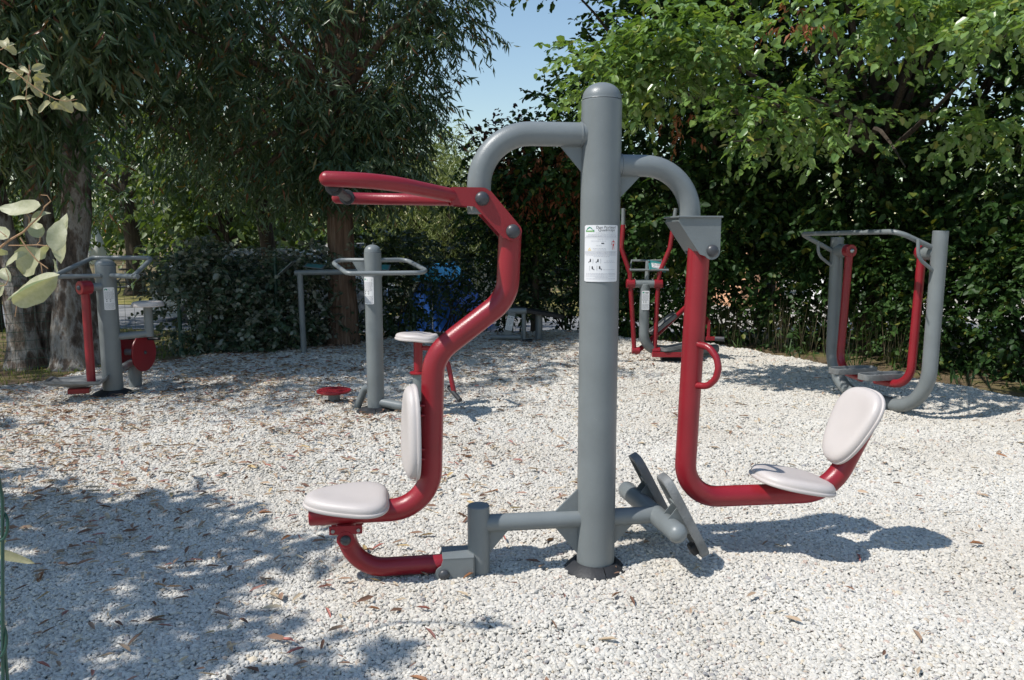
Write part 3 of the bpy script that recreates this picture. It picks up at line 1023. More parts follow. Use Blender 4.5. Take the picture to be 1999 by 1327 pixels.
rows = [(320, 450, 775), (350, 330, 770), (372, 300, 790), (384, 300, 790), (432, 480, 640), (468, 385, 605), (553, 458, 540), (605, 410, 612), (632, 410, 612),
        (678, 275, 785), (690, 275, 785), (728, 300, 785), (752, 425, 680), (836, 615, 755), (862, 580, 770), (995, 570, 760),
        (1068, 300, 775), (1090, 300, 775), (1116, 295, 770), (1142, 450, 640), (1166, 300, 770)]
for (y, x0, x1) in rows:
    x = x0
    while x < x1 - 8:
        l = rng_.uniform(10, 36)
        quad_on(mb, f, cu(x), cv(y + 3.2), cu(min(x + l, x1)), cv(y - 3.2), O)
        x += l + 7
tag(mb.build('small_print', M['inkpale'], sign, smooth=False), kind='stuff')
mb = MB()
for y in (408, 660, 708): quad_on(mb, f, cu(268), cv(y + 1.4), cu(800), cv(y - 1.4), O, 10)
tag(mb.build('rule_line', M['ink'], sign, smooth=False), kind='stuff')
mb = MB(); quad_on(mb, f, cu(535), cv(520), cu(577), cv(500), O)
for (x, y, fl_) in ((375, 835, 1), (490, 835, 1), (405, 970, -1), (515, 965, -1)):
    s_ = fl_
    for a in ([(-8, -38), (8, -38), (8, -22), (-8, -22)], [(-12, -20), (10, -20), (8, 18), (-10, 18)], [(-30, 12), (-6, 8), (-6, 18), (-30, 22)], [(-32, 14), (-24, 14), (-24, 36), (-32, 36)]):
        poly_on(mb, f, [(cu(x + s_ * px), cv(y + py)) for px, py in a][::-1], O)
    quad_on(mb, f, cu(x + s_ * 40 - 1.5), cv(y + 45), cu(x + s_ * 40 + 1.5), cv(y - 45), O)
tag(mb.build('pictogram', M['inkblack'], sign, smooth=False), kind='stuff')
mb = MB()
for a in ([(-6, -90), (6, -90), (6, -74), (-6, -74)], [(-18, -66), (18, -66), (10, -42), (-10, -42)], [(-22, -64), (-17, -62), (-34, 0), (-39, -2)], [(22, -64), (39, -2), (34, 0), (17, -62)],
          [(-12, -20), (12, -20), (14, 20), (-14, 20)], [(-13, 22), (-5, 22), (-12, 90), (-18, 90)], [(5, 22), (13, 22), (18, 90), (12, 90)]):
    poly_on(mb, f, [(cu(728 + px), cv(535 + py)) for px, py in a][::-1], O)
tag(mb.build('muscle_figure', M['inkred'], sign, smooth=False), kind='stuff')
mb = MB()
a3 = [(357, 590), (385, 642), (330, 642)]
b3 = [(357, 606), (373, 634), (341, 634)]
for k in range(3):
    k2 = (k + 1) % 3
    poly_on(mb, f, [(cu(a3[k][0]), cv(a3[k][1])), (cu(a3[k2][0]), cv(a3[k2][1])), (cu(b3[k2][0]), cv(b3[k2][1])), (cu(b3[k][0]), cv(b3[k][1]))], O)
tag(mb.build('warning_triangle', M['inkyellow'], sign, smooth=False), kind='stuff')

# ------------------------------------------------------------------ waist twister with stool
tw = empty('waist_twister', (-1.10, 6.22, 0), 0, "grey post with trapezoid hand rail, red disc on its left, stool on red stem", "exercise machine")
p = post_with_cap(tw, 0, 0, 0.068, 1.30, 0.06)
ground_cover(tw, 0, 0, 0.158, 0.075, 0.018)
rail = fil([(0.0, 0.03, 1.235), (-0.38, 0.15, 1.235), (-0.165, -0.19, 1.14), (0.47, -0.16, 1.145), (0.235, 0.20, 1.235), (0.02, 0.05, 1.235)], [0.05, 0.07, 0.06, 0.07], 8)
MB().tube(rail, 0.0175, 18).build('hand_rail', GREY, tw)
MB().prism([(-0.16, 1.225), (-0.06, 1.05), (-0.06, 1.225)], -0.01, 0.0).build('gusset', GREY, tw, smooth=False)
f = wrap(0.0685, R(-118), 1.0)
small_sign(f, 0.095, 0.215, p, 3)
MB().tube([(0.03, -0.02, 0.10), (0.36, -0.10, 0.055)], 0.036, 24).build('base_tube', GREY, tw)
MB().tube(fil([(0, 0, 0.21), (-0.09, 0.04, 0.21), (-0.20, 0.12, -0.03)], 0.06, 8), 0.030, 24).build('base_tube', GREY, tw)
mb = MB(); mb.lathe([(0.05, -0.08), (0.05, 0.105), (0.06, 0.11)], 24, Matrix.Translation((-0.42, 0.36, 0)))
mb.build('disc_hub', GREY, tw)
mb = MB(); mb.lathe([(0.06, 0.105), (0.138, 0.105), (0.145, 0.110), (0.145, 0.124), (0.14, 0.128), (0.01, 0.128)], 40, Matrix.Translation((-0.42, 0.36, 0)))
dk = mb.build('turning_disc', RED, tw, angle=30)
mb = MB()
for rr, nn in ((0.125, 34), (0.105, 28), (0.085, 22), (0.062, 16), (0.038, 10)):
    for k in range(nn):
        a = 2 * math.pi * k / nn
        mb.box((-0.42 + rr * math.cos(a), 0.36 + rr * math.sin(a), 0.1295), (0.008, 0.008, 0.004), bev=0.001)
tag(mb.build('anti_slip_studs', RED, dk, smooth=False), kind='stuff')
MB().tube([(0.36, -0.10, -0.12), (0.36, -0.10, 0.345)], 0.046, 28).build('stool_base', GREY, tw)
MB().tube([(0.36, -0.10, 0.345), (0.36, -0.10, 0.362)], 0.070, 28).build('stool_flange', RED, tw)
st = MB().tube([(0.36, -0.10, 0.362), (0.36, -0.10, 0.62)], 0.036, 28).build('stool_stem', RED, tw)
pad('stool_seat', frame((0.36, -0.10, 0.615), (0.03, 0, 1), (-1, 0, 0)), 0.165, 0.150, -0.12, tw, notch=-0.02, thick=1.1, fn=lambda x, y: -0.016 * math.exp(-((x + 0.075) / 0.045) ** 2) * (1 if abs(y) < 0.12 else 0.4))
ft = MB().tube(fil([(0.37, -0.10, 0.55), (0.53, -0.12, 0.55), (0.60, -0.14, 0.42), (0.645, -0.16, 0.20)], [0.05, 0.08], 8), 0.019, 18).build('foot_lever', RED, tw)
fa = Vector((0.60, -0.10, 0.235)); fb = Vector((0.70, -0.27, 0.165))
MB().tube([fa, fb], 0.018, 18).build('rubber_foot_grip', M['rubber'], ft)

# ------------------------------------------------------------------ pendulum and stool machine on the left
lm = empty('pendulum_machine', (-3.61, 6.98, 0), 0, "leftmost exercise machine, grey post with red pendulum arm, foot tray and red wheels", "exercise machine")
p = post_with_cap(lm, 0, 0, 0.085, 1.175, 0.055)
for v_ in p.children: pass
ground_cover(lm, 0, 0, 0.17, 0.09, 0.014)
MB().tube(fil([(-0.30, -0.30, 1.085), (-0.17, 0.12, 1.235), (0.37, 0.12, 1.235), (0.35, -0.22, 1.085)], 0.05, 8), 0.020, 18).build('hand_rail', GREY, lm)
MB().tube([(-0.40, -0.30, 1.083), (0.0, -0.10, 1.083), (0.0, -0.05, 1.083)], 0.020, 18).build('hand_rail', GREY, lm)
MB().tube([(0.03, -0.02, 1.083), (0.39, -0.22, 1.083)], 0.022, 18).build('hand_rail', GREY, lm)
small_sign(wrap(0.0855, R(-50), 0.88), 0.09, 0.20, p, 4)
pv = Vector((-0.10, -0.17, 0.985))
mb = MB(); mb.tube([pv + Vector((0.09, 0.10, 0)), pv], 0.035, 24); mb.build('pivot_tube', GREY, lm)
arm = MB().tube([pv + Vector((0, 0, 0.01)), pv + Vector((0, 0, -0.84))], 0.036, 28).build('pendulum_arm', RED, lm)
MB().tube([pv + Vector((0.03, 0.03, 0.0)), pv + Vector((-0.02, -0.055, 0.0))], 0.060, 28).build('pivot_disc', RED, arm)
bolt(arm, pv + Vector((-0.02, -0.055, 0)), (-0.3, -0.9, 0), 0.022)
mb = MB()
rz = R(18)
mt = Matrix.Translation((-0.20, -0.19, 0.115)) @ Matrix.Rotation(rz, 4, 'Z')
o_ = [(-0.235, -0.17), (0.20, -0.17), (0.235, -0.12), (0.235, 0.17), (-0.20, 0.17), (-0.235, 0.12)]
mb.rings([(x, y) for x, y in o_], [(0.9, -0.012), (1.0, -0.012), (1.0, 0.012), (0.95, 0.012), (0.93, 0.004), (0.3, 0.004)], mt, fn=lambda x, y: 0.075 * max(0, (abs(x) - 0.09) / 0.145) ** 1.4)
tray = mb.build('foot_tray', M['foot'], lm, smooth=False)
MB().box((0, 0, -0.035), (0.17, 0.10, 0.045), mt).build('tray_mount', RED, tray)
MB().tube([(0.03, 0, 0.53), (0.31, 0.12, 0.55)], 0.032, 24).build('stool_arm', GREY, lm)
MB().tube([(0.30, 0.12, 0.52), (0.30, 0.12, 0.80)], 0.038, 24).build('stool_stem', GREY, lm)
pad('stool_seat', frame((0.30, 0.12, 0.795), (0, 0, 1), (-1, 0, 0)), 0.135, 0.12, 0.0, lm, notch=0.01, thick=1.0)
MB().tube([(0.03, 0.36, -0.10), (0.03, 0.36, 0.24)], 0.058, 28).build('stub_post', GREY, lm)
MB().tube([(0.0, 0.02, 0.20), (0.04, 0.33, 0.26)], 0.034, 24).build('base_tube', GREY, lm)
aw = Vector((0.985, -0.17, 0)).normalized()
wc = Vector((0.05, 0.33, 0.345))
MB().tube([wc - aw * 0.10, wc + aw * 0.10], 0.030, 20).build('wheel_axle', GREY, lm)
for s_ in (-1, 1):
    mb = MB(); mb.lathe([(0.02, -0.008), (0.172, -0.008), (0.178, -0.004), (0.178, 0.006), (0.172, 0.010), (0.06, 0.012), (0.02, 0.012)], 44, frame(wc + aw * (0.10 * s_), aw * 1.0, (0, 0, 1)))
    wh = mb.build('wheel_disc', RED, lm, angle=30)
    bolt(wh, wc + aw * (0.10 * s_ + 0.012), aw, 0.018)
    hp = wc + aw * (0.10 * s_) + Vector((0.03, 0.04, 0.125))
    MB().tube([hp, hp + aw * 0.12], 0.014, 14).build('wheel_handle', M['rubber'], wh)

# ------------------------------------------------------------------ air walker on the right
PR, PL = Vector((3.225, 5.95, 0)), Vector((2.915, 7.08, 0))
ctr = (PR + PL) / 2
axw = (PL - PR).normalized()
half = (PL - PR).length / 2
th = math.atan2(axw.y, axw.x)
wk = empty('air_walker', ctr, th, "grey U-shaped frame at the right with two red hanging legs and foot plates", "exercise machine")
# local x runs from the near post (-) to the far post (+); the user side is local +y
MB().tube(fil([(-half, 0, 1.465), (-half + 0.02, 0, 0.055), (half - 0.02, 0, 0.055), (half, 0, 1.42)], 0.36, 14), 0.0560, 32).build('u_frame', GREY, wk)
h = half
rl = fil([(-h + 0.03, 0.02, 1.33), (-h + 0.05, 0.34, 1.458), (h + 0.02, 0.36, 1.448), (h, 0.05, 1.30)], [0.10, 0.05], 8)
MB().tube(rl, 0.0195, 18).build('top_rail', GREY, wk)
for sx, zt in ((-1, 1.40), (1, 1.385)):
    MB().tube(fil([(sx * h, 0.20, zt), (sx * h, 0.19, 1.26), (sx * h, 0.03, 1.155)], 0.12, 10), 0.0135, 16).build('rail_brace', GREY, wk)
for sx in (-1, 1):
    x_ = sx * (h - 0.13)
    MB().tube([(sx * (h - 0.02), 0, 1.30), (sx * (h - 0.14), 0, 1.30)], 0.058, 28).build('bearing_housing', GREY, wk)
    yb = 0.09 if sx > 0 else 0.055
    lg = MB().tube(fil([(sx * (h - 0.17), 0, 1.325), (sx * (h - 0.175), yb * 0.5, 0.245), (sx * 0.06, yb, 0.235)], 0.17, 12), 0.0335, 28).build('hanging_leg', RED, wk)
    MB().tube([(sx * (h - 0.125), 0, 1.30), (sx * (h - 0.20), 0, 1.30)], 0.056, 28).build('pivot_disc', RED, lg)
    bolt(lg, (sx * (h - 0.20), 0, 1.30), (-sx, 0, 0), 0.022, 'steel')
    c = Vector((sx * 0.16 - 0.02, yb + 0.03, 0.272))
    mt = Matrix.Translation(c)
    mb = MB()
    o_ = super_outline(0.072, 0.215, 0.0, n=4.5, N=48)
    mb.rings(o_, [(0.9, -0.006), (0.97, -0.006), (1.0, 0.0), (1.0, 0.042), (0.97, 0.045), (0.93, 0.042), (0.90, 0.018), (0.3, 0.018)], mt)
    fp = mb.build('foot_plate', M['foot'], wk, angle=30)
    for k in range(-4, 5):
        MB().box((0, k * 0.04, 0.021), (0.10, 0.012, 0.006), mt, bev=0.001).build('tread_rib', M['foot'], fp)

# ------------------------------------------------------------------ elliptical trainer far right of centre
el = empty('elliptical_trainer', (1.50, 8.85, 0), 0, "smaller grey and red cross trainer with long lever arms standing behind the tall post", "exercise machine")
MB().tube(fil([(0, 0, 0.90), (0.0, 0, 0.16), (0.55, 0.25, 0.10), (0.95, 0.45, 0.10)], [0.20, 0.3], 10), 0.056, 24).build('frame_tube', GREY, el)
MB().tube([(-0.15, 0, 0.905), (0.19, 0, 0.905)], 0.045, 24).build('cross_tube', GREY, el)
MB().tube([(0.02, 0, 0.93), (0.03, 0.02, 1.16)], 0.025, 16).build('console_stem', GREY, el)
mb = MB(); m = frame((0.13, 0.0, 1.10), (0.25, -0.75, 0.65), (1, 0, 0)); mb.box((0, 0, 0), (0.20, 0.14, 0.008), m)
cp = mb.build('console_panel', M['teal'], el, smooth=False)
small_sign(flat(m @ Vector((0, 0, 0.005)), m.to_3x3() @ Vector((1, 0, 0)), m.to_3x3() @ Vector((0, 1, 0)), m.to_3x3() @ Vector((0, 0, 1))), 0.13, 0.07, cp, 8, 0.002)
MB().tube([(-0.18, -0.05, 1.06), (-0.14, 0.10, 1.16), (0.20, 0.10, 1.16), (0.25, -0.05, 1.06), (-0.18, -0.05, 1.06)], 0.013, 12).build('console_rail', GREY, el)
MB().box((0.50, 0.25, -0.01), (0.50, 0.22, 0.06), bev=0.01).build('base_plate', M['rubber'], el)
small_sign(flat((0, -0.058, 0.72), (1, 0, 0), (0, 0, 1), (0, -1, 0)), 0.085, 0.215, el, 6)
for sx, x0 in ((-1, -0.165), (1, 0.145)):
    lv = MB().tube(fil([(x0 + sx * 0.10 * (1 if sx < 0 else 1.5), -0.05, 1.56), (x0 + sx * 0.115, -0.05, 1.30), (x0 + 0.01 * sx, -0.02, 1.02), (x0, -0.01, 0.90), (x0 - 0.015 + (0.08 if sx < 0 else 0), 0.02, 0.12)], [0.1, 0.1, 0.3], 6), 0.026, 16).build('lever_arm', RED, el)
    MB().tube([(x0 + sx * 0.10 * (1 if sx < 0 else 1.5), -0.05, 1.56), (x0 + sx * (0.10 if sx < 0 else 0.17), -0.05, 1.74)], 0.022, 14).build('hand_grip', GREY, lv)
    MB().tube([(x0 - 0.045, -0.005, 0.905), (x0 + 0.05, -0.005, 0.905)], 0.052, 20).build('pivot_hub', RED, lv)
    xe = x0 - 0.015 + (0.08 if sx < 0 else 0)
    MB().tube([(xe - 0.03, 0.02, 0.14), (xe + 0.06, 0.02, 0.14)], 0.040, 16).build('joint_hub', RED, lv)
MB().tube([(-0.09, 0.02, 0.11), (0.16, 0.18, 0.28), (0.62, 0.55, 0.62)], 0.028, 14).build('link_bar', RED, el)
MB().box((0.30, -0.04, 0.10), (0.42, 0.035, 0.055), Matrix.Rotation(R(0), 4, 'Z')).build('link_bar', RED, el)
for c, ang in (((0.26, 0.22, 0.42), 34), ((0.38, 0.04, 0.17), 6)):
    m = Matrix.Translation(c) @ Matrix.Rotation(R(20), 4, 'Z') @ Matrix.Rotation(R(-ang), 4, 'Y')
    mb = MB(); mb.rings(super_outline(0.19, 0.07, 0, 4.5, 40), [(0.9, -0.01), (1.0, -0.01), (1.0, 0.03), (0.94, 0.03), (0.92, 0.008), (0.3, 0.008)], m)
    mb.build('pedal', M['foot'], el, angle=30)
MB().tube([(0.72, 0.30, 0.05), (0.72, 0.30, 0.44)], 0.045, 20).build('rear_post', GREY, el)
MB().tube([(0.70, 0.30, 0.46), (0.76, 0.22, 0.46)], 0.05, 20).build('crank_hub', RED, el)
MB().box((0.785, 0.20, 0.36), (0.035, 0.02, 0.22)).build('crank_arm', RED, el)
MB().box((0.85, 0.20, 0.255), (0.19, 0.05, 0.045), Matrix.Rotation(R(0), 4, 'Y')).build('crank_arm', RED, el)
MB().tube([(0.86, 0.19, 0.255), (0.96, 0.15, 0.255)], 0.028, 14).build('crank_pin', M['bolt'], el)

# ------------------------------------------------------------------ sit-up bench
bn = empty('sit_up_bench', (0.02, 10.75, 0), 0, "low dark sloping sit-up bench with grey roller tubes at the back of the gravel", "exercise bench")
MB().tube([(-0.20, 0, 0.42), (0.18, 0, 0.42)], 0.045, 22).build('roller_tube', GREY, bn)
MB().tube([(-0.32, -0.05, 0.065), (0.10, -0.05, 0.065)], 0.035, 22).build('base_tube', GREY, bn)
m = Matrix.Translation((-0.055, -0.03, 0.24)) @ Matrix.Rotation(R(12), 4, 'Y')
MB().box((0, 0, 0), (0.105, 0.05, 0.34), m).build('upright', GREY, bn)
small_sign(flat(m @ Vector((0, -0.026, 0.02)), m.to_3x3() @ Vector((1, 0, 0)), m.to_3x3() @ Vector((0, 0, 1)), (0, -1, 0)), 0.095, 0.20, bn, 9)
m = Matrix.Translation((0.36, 0.25, 0.375)) @ Matrix.Rotation(R(12), 4, 'Y') @ Matrix.Rotation(R(25), 4, 'Z')
mb = MB(); mb.rings(super_outline(0.38, 0.15, 0, 5, 40), [(0.95, -0.02), (1, -0.015), (1, 0.02), (0.96, 0.03), (0.3, 0.03)], m)
mb.build('backboard', M['rubber'], bn, angle=40)
MB().tube([(0.36, 0.22, 0.36), (0.36, 0.22, -0.05)], 0.05, 20).build('leg', GREY, bn)
MB().tube([(0.14, 0.0, 0.40), (0.15, -0.02, -0.03)], 0.03, 16).build('leg', GREY, bn)
MB().box((0.19, -0.05, 0.02), (0.14, 0.12, 0.03)).build('base_foot', M['rubber'], bn)

# ------------------------------------------------------------------ rail with tilted panels by the tree
ir = empty('panel_rail', (-2.62, 9.70, 0), 0, "thin grey goal-shaped rail with small tilted panels in front of the reddish trunk", "rail")
for x_ in (0.0, 0.885):
    MB().tube([(x_ + 0.02, 0, -0.1), (x_, 0, 0.985)], 0.036, 20).build('leg', GREY, ir)
MB().tube([(-0.06, 0, 0.99), (0.96, -0.02, 1.01)], 0.034, 20).build('top_bar', GREY, ir)
for (cx_, cy_, cz_, rx, ry) in ((-0.15, -0.02, 1.05, 0, -42), (0.16, 0.10, 1.07, 12, 6), (0.98, 0.10, 1.05, 20, 0)):
    m = Matrix.Translation((cx_, cy_, cz_)) @ Matrix.Rotation(R(ry), 4, 'Y') @ Matrix.Rotation(R(rx), 4, 'X')
    pn = MB().box((0, 0, 0), (0.24, 0.18, 0.008), m).build('tilted_panel', GREY, ir)
    MB().box((0, 0, 0.0065), (0.20, 0.15, 0.003), m, bev=0.001).build('panel_face', M['teal'], pn, smooth=False)

# ------------------------------------------------------------------ trees
def V3(*a): return np.array(a, float)

def euc_strands(rng, ells, n_clump, per, rad, k=17, L=0.125, W=0.024, zmin=None, lens=(0.25, 0.75), shell=0.35, side=0.9, down=0.75):
    S, D = clumped(rng, ells, n_clump, per, rad, out=0.4, rnd=0.6, bias=(0, 0, -0.9), shell=shell)
    ln = rng.uniform(lens[0], lens[1], len(S))
    if zmin is not None:
        zl = zmin(S) if callable(zmin) else zmin
        k_ = (S[:, 2] - ln * 0.8) > zl
        S, D, ln = S[k_], D[k_], ln[k_]
    return sprays(rng, S, D, ln, k, L, W, side=side, down=down, sag=0.1, nr=1.0, nup=0.2)

def broad_sprays(rng, ells, n_clump, per, rad, k=14, L=0.07, W=0.042, lens=(0.25, 0.5), zmin=None, zmax=None, shell=0.45, down=0.45, nr=0.45):
    S, D = clumped(rng, ells, n_clump, per, rad, out=0.8, rnd=0.6, bias=(0, 0, -0.05), shell=shell)
    m = np.ones(len(S), bool)
    if zmin is not None: m &= S[:, 2] > zmin
    if zmax is not None: m &= S[:, 2] < zmax
    S, D = S[m], D[m]
    ln = rng.uniform(lens[0], lens[1], len(S))
    return sprays(rng, S, D, ln, k, L, W, side=0.9, down=down, sag=0.35, nr=nr)

def tree(name, base, rz, label, cat, group=None):
    return empty(name, base, 0, label, cat, group)

def loc(p, b): return tuple(Vector(p) - Vector(b))

def clump_tips(rng, ells, n):
    out = []
    for c, r, w_ in ells:
        m = max(1, int(n * w_ / sum(e[2] for e in ells)))
        out += [tuple(q) for q in ell_points(rng, m, c, r, 0.35)]
    return out

# eucalyptus with several stems at the left
rng = np.random.default_rng(11)
b = (-5.2, 8.85, -0.05)
t1 = tree('eucalyptus_tree', b, 0, "leftmost eucalyptus, several pale mottled stems rising together beside the pendulum machine", "tree")
for pts, r0, r1 in (([(-5.46, 8.72, -0.1), (-5.52, 8.75, 0.7), (-5.75, 8.85, 1.8), (-6.2, 9.0, 4.6)], 0.17, 0.10),
                    ([(-4.95, 8.75, -0.1), (-4.98, 8.8, 0.8), (-4.86, 8.9, 2.0), (-4.6, 8.6, 5.2)], 0.20, 0.12),
                    ([(-5.22, 8.98, -0.1), (-5.32, 9.0, 0.9), (-5.40, 9.05, 2.2), (-5.3, 9.2, 5.2)], 0.19, 0.12),
                    ([(-4.78, 8.95, -0.1), (-4.90, 8.98, 0.8), (-5.02, 9.05, 1.8), (-4.9, 9.5, 4.4)], 0.14, 0.09)):
    mb = MB(); trunk_path(mb, [loc(q, b) for q in pts], r0, r1, 16, 1.55, 0.05, rng)
    mb.build('trunk', M['bark_euc'], t1, angle=70)
e1 = [((-5.6, 9.0, 4.3), (1.8, 1.2, 2.4), 3), ((-4.5, 7.9, 4.1), (0.95, 0.8, 1.7), 1.6)]
e1b = [((-5.2, 7.0, 5.7), (2.7, 1.8, 1.0), 3), ((-8.3, 5.6, 5.6), (1.1, 1.0, 0.7), 0.4), ((-8.6, 7.4, 4.6), (1.6, 1.6, 1.6), 1)]
mb = MB()
limbs(mb, rng, b, loc((-4.8, 8.8, 3.2), b), [loc(q, b) for q in clump_tips(rng, e1, 16) + clump_tips(rng, e1b, 12)], 0.06, 0.012)
mb.build('limb', M['bark_dark'], t1)['kind'] = 'stuff'
pa = [euc_strands(rng, e1, 150, 16, 0.21, zmin=1.75, L=0.15, W=0.030), euc_strands(rng, e1b, 120, 12, 0.42, k=12, L=0.17, W=0.036, zmin=4.25)]
crown_obj('crown', pa, M['euc'], t1, 'rhomb', rng, off=b)

# second eucalyptus with the reddish trunk
rng = np.random.default_rng(12)
b = (-2.30, 10.62, -0.05)
t2 = tree('eucalyptus_tree', b, 0, "weeping eucalyptus with one thick straight reddish brown trunk behind the waist twister", "tree")
mb = MB(); trunk_path(mb, [loc(q, b) for q in [(-2.30, 10.62, -0.1), (-2.30, 10.62, 0.9), (-2.29, 10.6, 2.2), (-2.2, 10.6, 4.0), (-2.15, 10.6, 6.0)]], 0.205, 0.12, 20, 1.18, 0.02, rng)
mb.build('trunk', M['bark_red'], t2, angle=70)
e2 = [((-2.70, 10.7, 4.3), (1.75, 1.6, 2.6), 5), ((-1.75, 10.2, 2.6), (0.45, 0.6, 0.9), 0.8), ((-0.85, 10.3, 4.5), (0.40, 0.4, 0.5), 0.35)]
mb = MB()
limbs(mb, rng, b, loc((-2.25, 10.6, 3.1), b), [loc(q, b) for q in clump_tips(rng, e2, 20)], 0.07, 0.012)
limbs(mb, rng, b, loc((-2.25, 10.6, 2.9), b), [loc(q, b) for q in ((-2.6, 10.0, 3.9), (-1.9, 9.9, 3.7), (-1.2, 9.9, 3.4), (-2.2, 9.7, 3.8))], 0.05, 0.012)
mb.build('limb', M['bark_red'], t2)['kind'] = 'stuff'
pa = [euc_strands(rng, e2, 215, 16, 0.20, zmin=lambda S: 1.45 + 0.35 * rng.random(len(S)) + 0.9 * np.clip(S[:, 0] + 1.0, 0, 1))]
crown_obj('crown', pa, M['euc'], t2, 'rhomb', rng, off=b)

# eucalypts further back, over the road
for i, (x, y, r_, ell, lab) in enumerate((
        (-4.35, 14.1, 0.17, [((-4.3, 13.9, 4.2), (2.2, 1.4, 2.5), 1)], "slim dark eucalyptus behind the silver car, between the two nearer eucalypts"),
        (-9.7, 20.2, 0.24, [((-9.7, 20.0, 4.3), (3.6, 2.0, 2.8), 1)], "eucalyptus on the dry lawn with a small bicycle leaning at its trunk"),
        (-8.2, 12.2, 0.2, [((-8.2, 12.0, 4.6), (2.2, 1.6, 2.7), 1)], "eucalyptus standing before the road behind the pale mottled stems"))):
    rng = np.random.default_rng(20 + i)
    z = float(terr(np.array(x), np.array(y))) - 0.05
    b = (x, y, z)
    t = tree('eucalyptus_tree', b, 0, lab, "tree")
    mb = MB(); trunk_path(mb, [(0, 0, 0), (0.02, 0, 1.2), (-0.1, 0, 2.8), (0.1, 0.1, 5.2)], r_, r_ * 0.5, 14, 1.3, 0.04, rng)
    mb.build('trunk', M['bark_dark'], t, angle=70)
    mb = MB(); limbs(mb, rng, b, (0, 0, 2.6), [loc(q, b) for q in clump_tips(rng, ell, 12)], 0.06, 0.015)
    mb.build('limb', M['bark_dark'], t)['kind'] = 'stuff'
    crown_obj('crown', [euc_strands(rng, ell, 62, 13, 0.28, k=13, L=0.17, W=0.036, zmin=1.55)], M['euc'], t, 'rhomb', rng, off=b)

# broadleaf trees on the right
def spray_arrays_to_leaf_objs(arr, parent, off, mat, nmax, rng):
    """nearest leaves of a spray set as single leaf parts, the rest returned"""
    P, A, Nn, Ls, Ws = arr
    d = np.linalg.norm(P - np.array([0, 0, 1.4]), axis=1)
    size = Ls / d
    vis = (np.abs(P[:, 0] / P[:, 1]) < 0.66) & ((P[:, 2] - 1.4) / P[:, 1] < 0.31)
    order = np.argsort(-(size * vis))[:nmax]
    protos = []
    for v in range(12):
        me = leaf_mesh('leaf', np.zeros((1, 3)), V3(1, 0, 0)[None], V3(0, 0, 1)[None], np.array([1.0]), np.array([0.62]), mat, 'oval', tint=np.array([(v + 0.5) / 12]), droop=0.08 + 0.05 * (v % 4), fold=0.06 + 0.05 * (v % 3))
        protos.append(me)
    for i in order:
        a = Vector(A[i]).normalized(); n_ = Vector(Nn[i]); n_ = (n_ - a * n_.dot(a)).normalized(); bb = n_.cross(a)
        m = Matrix((a, bb, n_)).transposed().to_4x4() @ Matrix.Diagonal((Ls[i], Ws[i] / 0.62, Ls[i], 1))
        m.translation = Vector(P[i]) - Vector(off)
        o = bpy.data.objects.new('leaf', protos[int(rng.integers(12))])
        o.matrix_local = m
        link(o, parent)
    keep = np.ones(len(P), bool); keep[order] = False
    return tuple(q[keep] for q in arr)

rng = np.random.default_rng(31)
b = (4.55, 9.9, -0.05)
r1 = tree('hornbeam_tree', b, 0, "broadleaf tree whose long sunlit bright green boughs reach forward above the air walker", "tree")
mb = MB(); trunk_path(mb, [(0, 0, 0), (0.05, 0, 1.2), (-0.1, -0.1, 2.6), (-0.3, -0.3, 5.4)], 0.16, 0.08, 12, 1.3, 0.03, rng)
mb.build('trunk', M['bark_dark'], r1, angle=70)
lit = [((1.35, 6.8, 2.95), (0.72, 0.40, 0.33), 4), ((2.22, 6.3, 2.38), (0.46, 0.26, 0.12), 1.7), ((2.9, 6.0, 3.10), (0.95, 0.42, 0.26), 3.0), ((0.85, 7.1, 2.80), (0.42, 0.30, 0.20), 1.2), ((3.55, 6.1, 2.30), (0.34, 0.22, 0.12), 0.6), ((3.3, 5.3, 2.8), (0.4, 0.3, 0.2), 0.7)]
over = [((3.7, 8.6, 5.1), (2.0, 1.2, 0.65), 3), ((5.0, 7.6, 5.2), (1.2, 1.1, 0.6), 1)]
mb = MB()
fork = (4.4 - b[0], 9.7 - b[1], 2.4)
limbs(mb, rng, b, fork, [loc(q, b) for q in ((0.9, 6.8, 2.75), (1.7, 6.3, 2.6), (1.3, 6.6, 3.0), (1.6, 5.8, 2.1), (2.3, 5.5, 2.1), (2.7, 5.5, 2.9), (3.4, 5.6, 2.8), (2.2, 5.9, 3.0), (0.5, 7.2, 3.05), (3.0, 6.1, 1.95))], 0.045, 0.006, 6)
limbs(mb, rng, b, fork, [loc(q, b) for q in clump_tips(rng, over, 14)], 0.05, 0.01, 6)
mb.build('limb', M['bark_dark'], r1)['kind'] = 'stuff'
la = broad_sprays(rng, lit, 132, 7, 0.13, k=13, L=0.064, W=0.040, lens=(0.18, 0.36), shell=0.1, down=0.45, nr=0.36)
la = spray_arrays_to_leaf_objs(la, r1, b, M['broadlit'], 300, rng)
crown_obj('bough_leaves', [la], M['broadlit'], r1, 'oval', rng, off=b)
crown_obj('crown', [broad_sprays(rng, over, 130, 10, 0.3, k=12, L=0.09, W=0.055)], M['broad'], r1, 'oval', rng, off=b)

